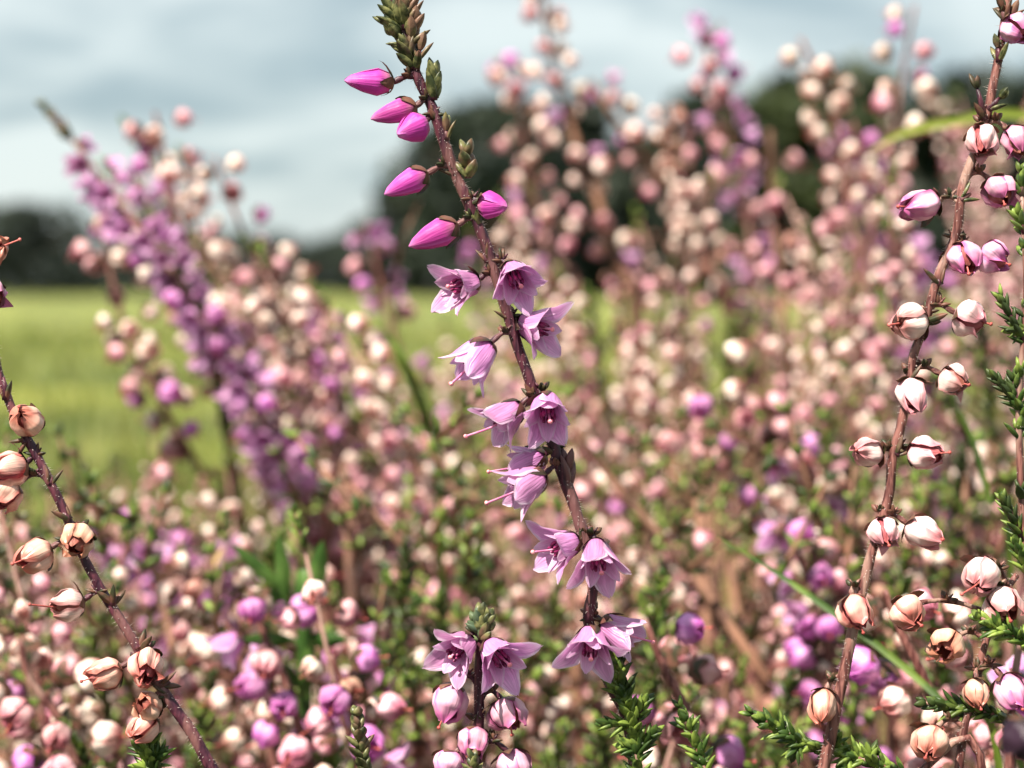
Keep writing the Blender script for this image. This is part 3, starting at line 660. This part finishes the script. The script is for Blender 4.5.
    c([(250, 590, .20), (262, 630, .20), (285, 680, .20), (300, 730, .20), (318, 790, .20)], [('mauve', 3), ('rose', 2), ('cream', 1.5)], 'slightly blurred pink and mauve bells left of the centre bottom', 19, step=2.2)
    c([(330, 655, .19), (345, 690, .19), (355, 730, .19), (365, 790, .19)], [('rose', 3), ('mauve', 2)], 'rosy bells in shade left of the short centre sprig', 20, step=2.4)
    c([(20, 640, .19), (30, 680, .19), (60, 720, .19), (85, 790, .19)], [('rose', 3), ('mauve', 2), ('cream', 2)], 'pink bells clustered at the lower left edge', 21, step=1.9, hug=1.3)
    c([(225, 620, .21), (240, 660, .21), (262, 720, .21), (280, 790, .21)], CR, 'creamy bells right of the lower left stem', 22, step=2.6)
    c([(645, 620, .18), (665, 670, .18), (690, 720, .18), (700, 800, .18)], [('rose', 2), ('mauve', 3), ('cream', 1)], 'mauve and white bells right of the lowest open flowers', 23, step=3.0)
    c([(885, 590, .175), (900, 630, .175), (925, 680, .175), (945, 740, .175), (950, 800, .175)], [('rose', 3), ('cream', 2), ('mauve', 1)], 'rosy bells gathered below the right stem', 24, step=2.6, hug=1.2)
    c([(1020, 640, .165), (1012, 700, .165), (1010, 770, .165), (1008, 820, .165)], [('rose', 3), ('mauve', 1)], 'pink bells at the lower right edge', 25, step=2.8, hug=1.2)
    c([(780, 520, .22), (800, 560, .22), (822, 620, .22), (838, 700, .22)], [('mauve', 4), ('rose', 1)], 'purple bells just left of the lower right stem', 26, step=2.6, f2=.3)
customs()

# ------------------------------------------------------------------ undergrowth (uncountable)
def undergrowth():
    r_ = random.Random(77); mb = MB()
    for i in range(2300):
        y = .21 * (1.3 / .21) ** r_.random(); x = r_.uniform(-.34, .34) * y + r_.uniform(-.02, .02); zt = min(.2, .24 - .28 * y * .55) if y < .5 else .11
        px_ = x / y * 2048 + 512; yp = r_.uniform(440 if px_ > 400 else 500, 1000); z = CAM_H - (yp - 287) / 2048 * y
        if z < .01: z = r_.uniform(.01, .08)
        add_tip(mb, Vector((x, y, z)), Vector((r_.uniform(-1, 1), r_.uniform(-1, 1), r_.uniform(.2, 1.6))), r_.uniform(.007, .016), 4, .8, 2.3, 0 if r_.random() < .75 else 2, 1, .0004, .7, i)
    tag(link('heather_foliage', mb.mesh('heather_foliage', [M_LEAF, M_TWIG, M_LEAFO])), 'blurred green heather foliage filling the gaps under the sprigs', 'foliage', kind='stuff')
    mb = MB()
    for i in range(800):
        y = .24 * (1.3 / .24) ** r_.random(); x = r_.uniform(-.32, .32) * y
        a = Vector((x, y, 0)); px_ = x / y * 2048 + 512; h = max(.06, CAM_H - (r_.uniform(400 if px_ > 400 else 500, 900) - 287) / 2048 * y); b = a + Vector((r_.uniform(-.05, .05), r_.uniform(-.04, .04), h)); m_ = a.lerp(b, .5) + Vector((r_.uniform(-.01, .01), 0, 0))
        mb.tube(spline([a, m_, b], 3), [.0011 - .0001 * k for k in range(7)], 5, i % 2)
    tag(link('dry_twigs', mb.mesh('dry_twigs', [M_TWIG, M_STEMP])), 'tangled reddish brown twigs under the flowering heather', 'twigs', kind='stuff')
undergrowth()

# ------------------------------------------------------------------ leafy green shoots
def green_shoot(path, d, label, n=16, seed=1, ll=1.6, lw=.5, spread=.5, sides=(), mat=None, rad=.35, group='green leafy heather shoots', fat=1.0, smat=None):
    pw = [P(x, y, d + z * mm) for x, y, z in path]; org = Vector((pw[-1].x + (pw[-1].x - pw[-2].x) * .8, pw[-1].y + .02, 0)); e1 = pw[-1] + (pw[-1] - pw[-2]).normalized() * .006; pw2 = pw + [e1, e1.lerp(org, .25), e1.lerp(org, .6), org]
    root = empty('heather_shoot', org); tag(root, label, 'heather shoot', group)
    pts = [p - org for p in spline(pw2, 6)]; mb = MB(); mb.tube(pts, [rad * mm * (.5 + .8 * i / len(pts)) for i in range(len(pts))], 8, 0)
    hairs(mb, pts[:6 * len(path)], [rad * mm] * (6 * len(path) + 1), 5, .25 * mm, 1, seed)
    link('stem', mb.mesh('stem', [smat or M_STEMP, M_HAIR]), root)
    vis = pts[:6 * (len(path) - 1) + 1]; r_ = random.Random(seed)
    mb = MB(); Ln = sum((vis[i + 1] - vis[i]).length for i in range(len(vis) - 1)); k = 0
    # leaves pressed along the main stem
    step = Ln / n; acc, nxt = 0, 0
    add_tip(mb, vis[0], vis[0] - vis[1], .0018, 3, lw, ll * .8, 0, 1, .0003, spread * .7, seed, fat)
    for i in range(len(vis) - 1):
        a, b = vis[i], vis[i + 1]; sg = (b - a).length
        while nxt < acc + sg:
            p = a.lerp(b, (nxt - acc) / sg); add_tip(mb, p, (a - b), .0006, 2, lw, ll, 0, 1, .0002, spread * r_.uniform(.9, 1.3), seed + k, fat); k += 1; nxt += step
        acc += sg
    link('leaves', mb.mesh('leaves', [mat or M_LEAF, M_STEMP]), root)
    for q, (bx, by, tx, ty, nn) in enumerate(sides):
        leaf_cluster(root, org, (bx, by), (tx, ty), d, nn, ll, lw, mat or M_LEAF, spread, 'side_shoot', seed + 40 + q, 0, fat)
    return root
def shoots():
    g = green_shoot
    g([(618, 668, 0), (626, 700, 0), (634, 735, 0), (640, 790, 0)], .151, 'bright green leafy shoot directly under the lowest open flowers', 22, 1, sides=[(632, 725, 592, 722, 5), (634, 722, 652, 688, 5), (638, 752, 662, 722, 5), (628, 700, 602, 678, 4), (636, 750, 612, 742, 4)])
    g([(689, 728, 0), (702, 760, 0), (712, 800, 0)], .153, 'short green tip peeking from the bottom edge right of centre', 8, 2)
    g([(772, 725, 0), (810, 745, 0), (860, 758, 0), (910, 775, 0)], .152, 'green feathery shoot lying along the bottom edge right of centre', 22, 3, sides=[(830, 752, 842, 728, 4), (870, 762, 872, 738, 4), (800, 742, 788, 765, 4), (850, 757, 832, 785, 4)])
    g([(948, 706, 0), (985, 712, 0), (1030, 730, 0)], .152, 'small green shoot tip beside the white bell at lower right', 10, 4)
    g([(1000, 628, 0), (1022, 640, 0), (1050, 670, 0)], .15, 'green shoot entering at the lower right edge below the bells', 9, 5)
    g([(1022, 195, 0), (1026, 300, 0), (1019, 400, 0), (1022, 500, 0), (1032, 620, 0)], .15, 'pale hairy stem with leafy green side shoots along the right edge', 7, 6, ll=1.5, mat=M_LEAF, smat=M_STEMP,
      sides=[(1026, 345, 992, 282, 9), (1026, 330, 1002, 330, 4), (1024, 412, 986, 366, 9), (1022, 420, 1010, 362, 6), (1024, 540, 996, 484, 9), (1028, 575, 1010, 530, 7), (1026, 235, 1012, 200, 5)])
    g([(150, 728, 0), (152, 760, 0), (165, 800, 0)], .151, 'green leafy shoot standing at the bottom of the left stem', 9, 7, sides=[(152, 760, 130, 738, 5), (152, 765, 172, 742, 5), (150, 770, 128, 765, 4)])
    g([(360, 738, 0), (364, 770, 0), (366, 800, 0)], .152, 'small olive shoot tip at the bottom edge left of the short centre sprig', 6, 8, mat=M_LEAFO, lw=.6)
    g([(405, 560, 6), (402, 610, 8), (398, 680, 10), (395, 760, 10)], .21, 'soft green feathery shoot left of the short centre sprig', 24, 9, ll=1.8, sides=[(402, 600, 380, 570, 5), (402, 620, 425, 590, 5), (398, 660, 372, 640, 5), (398, 690, 425, 660, 5)])
    g([(70, 735, 20), (85, 760, 20), (95, 800, 20)], .17, 'blurred green shoot low beside the left green tip', 9, 10)
shoots()
def more_green():
    r_ = random.Random(8)
    spots = [(660, 590, .19), (600, 735, .19), (560, 740, .20), (745, 745, .19), (790, 690, .19), (860, 640, .19), (930, 610, .19), (300, 640, .22), (330, 740, .19), (440, 610, .20), (555, 620, .22), (850, 480, .24), (960, 470, .21), (980, 330, .24), (830, 420, .27), (700, 470, .28), (640, 520, .24), (270, 560, .22), (460, 470, .27), (590, 300, .30), (730, 330, .3), (650, 660, .2), (905, 560, .2), (90, 620, .21), (210, 690, .2), (480, 560, .22), (520, 690, .22), (985, 600, .19)]
    for i, (x, y, d) in enumerate(spots):
        dx = r_.uniform(-12, 12)
        g = green_shoot([(x, y, 0), (x + dx, y + 60, 3), (x + dx * 2, y + 130, 6)], d * 1.08, 'x', 15, 60 + i, ll=1.9, lw=.55, spread=.65,
            sides=[(x + dx * .6, y + 40, x - 22, y + 8, 4), (x + dx * .8, y + 55, x + 28, y + 22, 4), (x + dx, y + 80, x - 26, y + 52, 4)], group='blurred green shoots among the bells')
        row = 'upper middle' if y < 400 else ('middle' if y < 580 else 'lowest')
        g['_r'] = row; g['_x'] = x
    for row, txt in (('upper middle', 'in the upper half'), ('middle', 'at middle height'), ('lowest', 'near the bottom')):
        L = sorted([o for o in col.objects if o.get('_r') == row], key=lambda o: o['_x'])
        for i, o in enumerate(L): o['label'] = f"blurred green leafy shoot, {ORD[i]} from the left of those {txt}"; del o['_r']; del o['_x']
more_green()

# ------------------------------------------------------------------ blades, broad leaves, straw
def blade(path, wd, mat, label, name='grass_blade', cat='grass blade', fold=.3):
    pw = spline([P(x, y, d) for x, y, d in path], 8); org = pw[-1].copy(); mb = MB(); pts = []
    for i, p in enumerate(pw):
        t = (pw[min(i + 1, len(pw) - 1)] - pw[max(i - 1, 0)]).normalized(); s_ = t.cross(VIEW).normalized(); wv = wd * mm * min(1, .15 + i / len(pw) * 3.5)
        for k in (-1, -.5, 0, .5, 1): pts.append(p - org + s_ * wv * k + VIEW * abs(k) * wv * -fold)
    for i in reversed(range(len(pts) // 5)):
        for k in (.5, -.5):
            pts.append(pts[i * 5 + 2] + (pts[i * 5 + (4 if k > 0 else 0)] - pts[i * 5 + 2]) * .6 + VIEW * .12 * mm)
    n5 = len(pw) * 5; mb.grid(pts[:n5], 5, len(pw)); mb.grid([p + VIEW * .15 * mm for p in pts[:n5]], 5, len(pw))
    o = link(name, mb.mesh(name, mat)); o.location = org; return tag(o, label, cat)
blade([(715, 535, .185), (780, 575, .183), (850, 625, .178), (905, 668, .175), (955, 715, .172), (1000, 775, .17), (1015, 1300, .18)], .3, M_BLADE, 'thin dark green grass blade slanting down across the lower right bells')
blade([(870, 150, .26), (905, 132, .26), (950, 122, .26), (1030, 116, .26), (1200, 170, .26), (1300, 1300, .3)], .6, M_BLADEY, 'bright green blurred grass blade crossing behind the right stem top')
blade([(950, 395, .20), (972, 440, .20), (990, 500, .20), (1010, 560, .20), (1040, 1200, .22)], .28, M_BLADE, 'thin yellow green blurred stalk beside the right edge shoots')
blade([(222, 548, .23), (208, 570, .23), (195, 600, .235), (190, 680, .28), (188, 900, .33)], .7, M_STRAW, 'blurred dry straw coloured stalk left of the broad green leaves', 'dry_stalk', 'dry stalk', 1.0)
blade([(380, 320, .24), (405, 365, .24), (425, 420, .245), (440, 520, .25), (440, 1000, .28)], .5, M_BLADE, 'dark green blurred blade in the field left of the centre stem')
blade([(40, 470, .26), (110, 505, .26), (170, 545, .26), (230, 600, .26), (330, 1000, .28)], .5, M_BRACTG, 'dark slanting twig behind the upper part of the left stem', 'dry_twig', 'twig', 1.0)
blade([(132, 170, .28), (150, 215, .28), (170, 260, .28), (215, 360, .28), (300, 900, .3)], .8, M_LEAFO, 'olive blurred stalk between the purple spike and the pale sprig', 'green_stalk', 'stalk', 1.0)
blade([(395, 320, .34), (400, 250, .3), (420, 200, .3)][::-1] + [(398, 420, .36), (400, 900, .36)], .3, M_TWIG, 'faint brown stalk behind the centre stem buds', 'dry_stalk', 'dry stalk', 1.0)

def broad_plant():
    d = .205; org = P(305, 1150, .22); org.z = 0.0
    root = empty('broad_leaf_plant', org); tag(root, 'small plant with oval green leaves blurred left of centre', 'leafy plant')
    mb = MB(); pts = [p - org for p in spline([P(300, 600, d), P(305, 700, d), org.lerp(P(305, 700, d), .4), org], 5)]
    mb.tube(pts, .0007, 7); link('stem', mb.mesh('stem', M_BROAD), root)
    for (bx, by, tx, ty, wd, dz) in ((310, 610, 322, 543, 1.25, 0), (288, 610, 278, 537, 1.0, 2), (295, 600, 232, 545, .9, 3), (300, 640, 345, 640, 1.1, 1), (296, 640, 245, 640, 1.0, 1), (303, 700, 312, 640, 1.0, -1), (285, 600, 255, 590, .9, 4), (303, 690, 272, 660, 1.0, 0)):
        a, b = P(bx, by, d + dz * mm), P(tx, ty, d + dz * mm - .003); ax = b - a; L = ax.length; mb = MB(); pts = []
        sd_ = ax.cross(VIEW).normalized(); nn = sd_.cross(ax).normalized()
        for j in range(10):
            t = j / 9; wv = .8 * wd * mm * interp([(0, .12), (.25, .75), (.55, 1), (.85, .6), (1, .05)], t)
            for i in range(7):
                u = -1 + i / 3; pts.append(a + ax * t + sd_ * u * wv + nn * (abs(u) * wv * .35 + .18 * L * t * t - .1 * L * t) - org)
        mb.grid(pts, 7, 10); mb.tube([p - org for p in (P(303, by + 10, d), a)], .0003, 5); link('leaf', mb.mesh('leaf', M_BROAD), root)
broad_plant()

# ------------------------------------------------------------------ the centre stem
def centre():
    d = FOCUS
    org = P(650, 780, .150) + Vector((.02, .03, 0)); org.z = 0.0
    root = empty('heather_sprig', org); tag(root, 'tall sharp heather stem with magenta buds above open lilac flowers at centre', 'heather sprig')
    path = [(392, -6), (402, 28), (411, 55), (420, 82), (437, 120), (451, 164), (466, 198), (482, 235), (496, 276), (507, 314), (518, 349), (533, 390), (548, 430), (560, 465), (568, 490), (578, 518), (587, 545), (592, 585), (589, 622), (604, 668), (628, 725), (642, 820)]
    pts_px = [(x, y, 0 if y < 600 else (y - 600) * .03) for x, y in path]
    rad = [.24, .3, .34, .4, .42, .43, .43, .43, .42, .42, .42, .42, .43, .44, .5, .45, .42, .42, .42, .42, .44, .5]
    st, sp = stem_obj(root, pts_px, rad, d, [M_STEM, M_HAIR], 9, org, bot=org)
    # tip leaves and leaf buds
    for q, (b, t, n, ll, lw, sprd) in enumerate([((402, 30), (386, -8), 5, 2.2, .75, .45), ((404, 30), (408, -14), 5, 2.4, .8, .35), ((410, 50), (376, 8), 3, 1.9, .75, .45), ((410, 45), (418, 4), 4, 2.0, .75, .4),
        ((412, 62), (402, 30), 3, 2.0, .7, .5), ((414, 68), (392, 38), 2, 1.6, .6, .4), ((416, 70), (424, 30), 3, 1.8, .6, .4), ((434, 100), (434, 55), 4, 2.0, .7, .22), ((446, 140), (447, 112), 2, 1.7, .5, .25), ((468, 178), (466, 136), 3, 1.7, .85, .5),
        ((480, 225), (470, 208), 2, 1.4, .5, .4), ((404, 45), (382, 22), 2, 1.5, .6, .4)]):
        leaf_cluster(root, org, b, t, d, n, ll, lw, M_LEAFO, sprd, 'leaf_bud', 300 + q, -.2, .9)
    leaf_cluster(root, org, (568, 488), (567, 443), d, 2, 2.6, .75, M_STEM, .12, 'side_shoot', 320, 0, 1.2)
    for q, (b, t) in enumerate([((583, 545), (570, 520)), ((437, 122), (420, 98)), ((455, 175), (440, 160)), ((488, 262), (478, 240)), ((510, 320), (500, 305)), ((536, 400), (520, 385)), ((556, 455), (546, 444)), ((470, 205), (486, 190))]):
        leaf_cluster(root, org, b, t, d, 1, 1.3, .4, M_BRACTG, .2, 'leaf', 340 + q, -.1)
    for k, (b, t, dz, s, v) in enumerate([((392, 83), (342, 80), .8, .98, 0), ((415, 107), (374, 118), .6, .95, 0), ((424, 123), (393, 137), 1.6, .95, 2), ((426, 174), (381, 196), 1.0, .98, 0), ((456, 226), (405, 248), 1.0, 1.08, 0), ((481, 204), (508, 207), 1.2, .85, 2)]):
        place_bud(root, org, sp, b, t, dz, d, s * 1.02, v, -.3)
    O = place_open
    O(root, org, sp, (476, 281), (436, 292), 2.2, d, .98, 1, .5, 0)
    O(root, org, sp, (511, 268), (520, 292), 2.6, d, 1.0, 0, .35, 0, shift=-.3)
    O(root, org, sp, (520, 322), (556, 334), 1.5, d, 1.0, 4, .9, 0, shift=.3)
    O(root, org, sp, (490, 343), (458, 380), .7, d, 1.05, 3, .2, 1, shift=-.5)
    O(root, org, sp, (520, 405), (482, 437), .8, d, 1.0, 1, .7, 2)
    O(root, org, sp, (546, 398), (549, 425), 2.3, d, 1.05, 2, .8, 0, shift=-.6)
    O(root, org, sp, (545, 455), (505, 472), -.3, d, .9, 3, .2, 2, shift=1.3)
    O(root, org, sp, (544, 475), (500, 500), .9, d, 1.05, 1, .1, 2, shift=-.3)
    O(root, org, sp, (577, 541), (537, 556), 1.7, d, .98, 0, .6, 1)
    O(root, org, sp, (597, 543), (599, 575), 2.0, d, 1.05, 2, .35, 0, shift=-.5)
    O(root, org, sp, (592, 630), (589, 662), 2.0, d, 1.02, 1, .5, 0, shift=.4)
    O(root, org, sp, (602, 622), (640, 642), .9, d, .98, 0, .2, 1, shift=.9)
centre()
def short_centre():
    d = FOCUS + .0008; org = P(474, 780, .151) + Vector((0, .03, 0)); org.z = 0.0
    root = empty('heather_sprig', org); tag(root, 'short heather sprig with grey green leafy tip above two open flowers at bottom', 'heather sprig')
    pts_px = [(482, 625, 0), (480, 655, 0), (479, 690, .1), (478, 720, .2), (477, 750, .3), (474, 800, .4)]
    st, sp = stem_obj(root, pts_px, [.34, .36, .38, .38, .38, .4], d, [M_STEM, M_HAIR], 8, org, bot=org)
    for q, (b, t, n, ll, lw, sprd) in enumerate([((481, 640), (482, 600), 5, 1.5, .7, .4), ((481, 632), (472, 606), 3, 1.4, .65, .4), ((481, 632), (491, 606), 3, 1.4, .65, .4), ((481, 640), (469, 618), 2, 1.3, .6, .4), ((481, 640), (493, 618), 2, 1.3, .6, .4)]):
        leaf_cluster(root, org, b, t, d, n, ll, lw, M_LEAFG if q % 2 else M_LEAFO, sprd, 'leaf_bud', 400 + q, -.2, 1.3)
    O = place_open
    O(root, org, sp, (468, 640), (447, 660), 2.2, d, .98, 0, .2, 0, shift=-.3)
    O(root, org, sp, (489, 645), (508, 668), 2.2, d, 1.05, 2, .6, 0, shift=-.3)
    B = place_bell
    B(root, org, sp, (449, 703), (-.25, 1), .35, d, 1.12, 2, ME_BELLP, 0)
    B(root, org, sp, (509, 717), (.35, 1), .4, d, 1.1, 3, ME_BELLP, 0)
    B(root, org, sp, (473, 745), (-.1, 1), .6, d, 1.0, 0, ME_BELLP, None)
    B(root, org, sp, (447, 768), (-.5, 1), .6, d, 1.0, 1, ME_BELLP, None)
    B(root, org, sp, (515, 768), (.4, 1), .5, d, 1.05, 2, ME_BELLP, None)
    leaf_cluster(root, org, (474, 775), (472, 745), d, 3, 1.3, .6, M_LEAFO, .4, 'leaf_bud', 410, -2.4)
short_centre()

# ------------------------------------------------------------------ the right stem
def right():
    d = FOCUS + .001; org = P(820, 780, .151) + Vector((-.02, .03, 0)); org.z = 0.0
    root = empty('heather_sprig', org); tag(root, 'tall heather stem with pairs of faded pinkish white bells at right', 'heather sprig')
    path = [(1010, -10), (1005, 20), (997, 67), (988, 112), (979, 140), (966, 176), (960, 205), (955, 233), (936, 283), (926, 320), (914, 355), (910, 385), (902, 421), (893, 460), (888, 499), (871, 556), (855, 620), (840, 690), (822, 780)]
    st, sp = stem_obj(root, [(x, y, 0) for x, y in path], [.3, .32, .33, .34, .34, .34, .34, .34, .34, .34, .34, .35, .35, .36, .37, .38, .4, .42, .45], d, [M_STEMP, M_HAIR], 7, org, bot=org, seed=4)
    B = place_bell
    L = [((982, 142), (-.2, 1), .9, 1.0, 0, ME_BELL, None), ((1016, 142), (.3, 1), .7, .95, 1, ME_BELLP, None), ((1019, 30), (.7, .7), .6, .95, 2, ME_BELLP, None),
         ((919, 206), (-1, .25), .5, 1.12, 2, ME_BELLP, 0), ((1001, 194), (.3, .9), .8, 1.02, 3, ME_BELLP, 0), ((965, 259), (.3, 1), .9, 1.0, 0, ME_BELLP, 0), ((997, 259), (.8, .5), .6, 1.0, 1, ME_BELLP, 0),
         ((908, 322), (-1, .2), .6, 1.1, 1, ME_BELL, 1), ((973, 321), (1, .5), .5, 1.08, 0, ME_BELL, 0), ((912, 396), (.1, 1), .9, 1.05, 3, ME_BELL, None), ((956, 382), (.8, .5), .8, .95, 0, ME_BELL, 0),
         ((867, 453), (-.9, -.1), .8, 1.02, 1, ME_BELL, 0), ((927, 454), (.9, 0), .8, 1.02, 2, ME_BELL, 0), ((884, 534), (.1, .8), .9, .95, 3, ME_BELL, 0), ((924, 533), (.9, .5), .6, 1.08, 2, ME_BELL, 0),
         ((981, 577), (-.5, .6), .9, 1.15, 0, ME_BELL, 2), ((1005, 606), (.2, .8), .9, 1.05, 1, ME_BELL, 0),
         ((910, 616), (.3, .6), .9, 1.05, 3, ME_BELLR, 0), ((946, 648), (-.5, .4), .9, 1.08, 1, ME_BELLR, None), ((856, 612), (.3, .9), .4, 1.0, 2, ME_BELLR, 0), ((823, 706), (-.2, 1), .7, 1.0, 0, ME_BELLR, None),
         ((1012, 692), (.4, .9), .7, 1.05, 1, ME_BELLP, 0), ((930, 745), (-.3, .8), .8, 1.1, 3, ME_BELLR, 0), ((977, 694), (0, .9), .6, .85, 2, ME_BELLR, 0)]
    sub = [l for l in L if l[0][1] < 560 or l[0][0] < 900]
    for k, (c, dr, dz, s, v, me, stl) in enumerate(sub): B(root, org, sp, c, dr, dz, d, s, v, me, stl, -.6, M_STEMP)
    for q, (b, t) in enumerate([((999, 62), (997, 30)), ((985, 120), (973, 70)), ((988, 110), (1012, 85)), ((1005, 20), (1000, -8)), ((1008, 20), (1020, 0)), ((940, 285), (932, 262)), ((960, 200), (985, 185)), ((925, 322), (945, 318)), ((896, 455), (912, 440)), ((910, 380), (932, 372))]):
        leaf_cluster(root, org, b, t, d, 2 if q < 5 else 1, 1.6, .5, M_BRACTG if q % 2 else M_LEAFO, .3, 'leaf', 500 + q, -.2)
    # the bells on a second stem by the right edge
    org2 = P(955, 780, .151) + Vector((-.005, .03, 0)); org2.z = 0
    r2 = empty('heather_sprig', org2); tag(r2, 'faded heather stem at the lower right corner with white bells on arched stalks', 'heather sprig')
    st2, sp2 = stem_obj(r2, [(1016, 575, 3), (1000, 600, 2), (986, 640, 1), (975, 690, 1), (962, 740, 1), (955, 800, 1)], [.24, .26, .28, .3, .33, .36], d, [M_STEMP, M_HAIR], 6, org2, bot=org2, seed=9)
    for k, (c, dr, dz, s, v, me, stl) in enumerate([l for l in L if l not in sub]): B(r2, org2, sp2, c, dr, dz, d, s, v, me, stl, -.6, M_STEMP)
right()

# ------------------------------------------------------------------ the left stem
def left():
    d = FOCUS + .0005; org = P(222, 780, .151) + Vector((.03, .03, 0)); org.z = 0.0
    root = empty('heather_sprig', org); tag(root, 'heather stem with faded peach white bells slanting down from the left edge', 'heather sprig')
    path = [(-30, 240), (-14, 300), (-2, 365), (10, 405), (28, 440), (50, 482), (70, 525), (85, 560), (105, 597), (133, 640), (163, 690), (190, 730), (222, 785)]
    st, sp = stem_obj(root, [(x, y, 0) for x, y in path], [.28, .3, .3, .32, .34, .34, .34, .35, .36, .38, .4, .42, .45], d, [M_STEM, M_HAIR], 6, org, bot=org, seed=5)
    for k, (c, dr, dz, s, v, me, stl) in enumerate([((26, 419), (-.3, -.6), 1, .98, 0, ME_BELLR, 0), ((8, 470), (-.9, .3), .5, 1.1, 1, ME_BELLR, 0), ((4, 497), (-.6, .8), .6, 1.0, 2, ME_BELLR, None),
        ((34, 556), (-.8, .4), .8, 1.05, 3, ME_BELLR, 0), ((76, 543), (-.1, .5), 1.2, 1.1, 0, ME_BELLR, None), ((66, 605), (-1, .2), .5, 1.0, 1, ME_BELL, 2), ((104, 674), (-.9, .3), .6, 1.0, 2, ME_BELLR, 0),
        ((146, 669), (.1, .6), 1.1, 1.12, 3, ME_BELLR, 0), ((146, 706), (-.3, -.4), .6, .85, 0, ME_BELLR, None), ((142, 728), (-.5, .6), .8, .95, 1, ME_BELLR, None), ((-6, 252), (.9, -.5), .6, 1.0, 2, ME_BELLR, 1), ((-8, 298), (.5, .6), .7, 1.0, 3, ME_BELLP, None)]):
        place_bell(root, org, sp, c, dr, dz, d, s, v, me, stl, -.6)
    for q, (b, t) in enumerate([((50, 485), (55, 462)), ((70, 520), (52, 500)), ((112, 605), (122, 582)), ((112, 603), (98, 590)), ((160, 685), (185, 678)), ((6, 400), (2, 362)), ((140, 650), (150, 630)), ((26, 440), (12, 450)), ((168, 695), (140, 690))]):
        leaf_cluster(root, org, b, t, d, 1, 1.5, .5, M_BRACTG, .2, 'leaf', 600 + q, -.2)
left()

# dark blurred flower close to the lens in the lower right corner
def corner():
    org = P(1050, 800, .118) + Vector((.002, .01, 0)); org.z = 0.0; d = .118
    root = empty('heather_sprig', org); tag(root, 'dark out of focus purple bell cut by the lower right corner', 'heather sprig')
    st, sp = stem_obj(root, [(1040, 690, 0), (1046, 730, 0), (1050, 800, 0)], [.3, .35, .4], d, [M_STEM, M_HAIR], 4, org, bot=org)
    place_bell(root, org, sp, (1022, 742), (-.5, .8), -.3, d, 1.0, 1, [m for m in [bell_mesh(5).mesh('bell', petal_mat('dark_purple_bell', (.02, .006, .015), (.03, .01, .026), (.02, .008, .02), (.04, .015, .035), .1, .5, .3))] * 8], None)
corner()
print('objects', len(col.objects), 'tris', sum(len(m.polygons) for m in bpy.data.meshes))
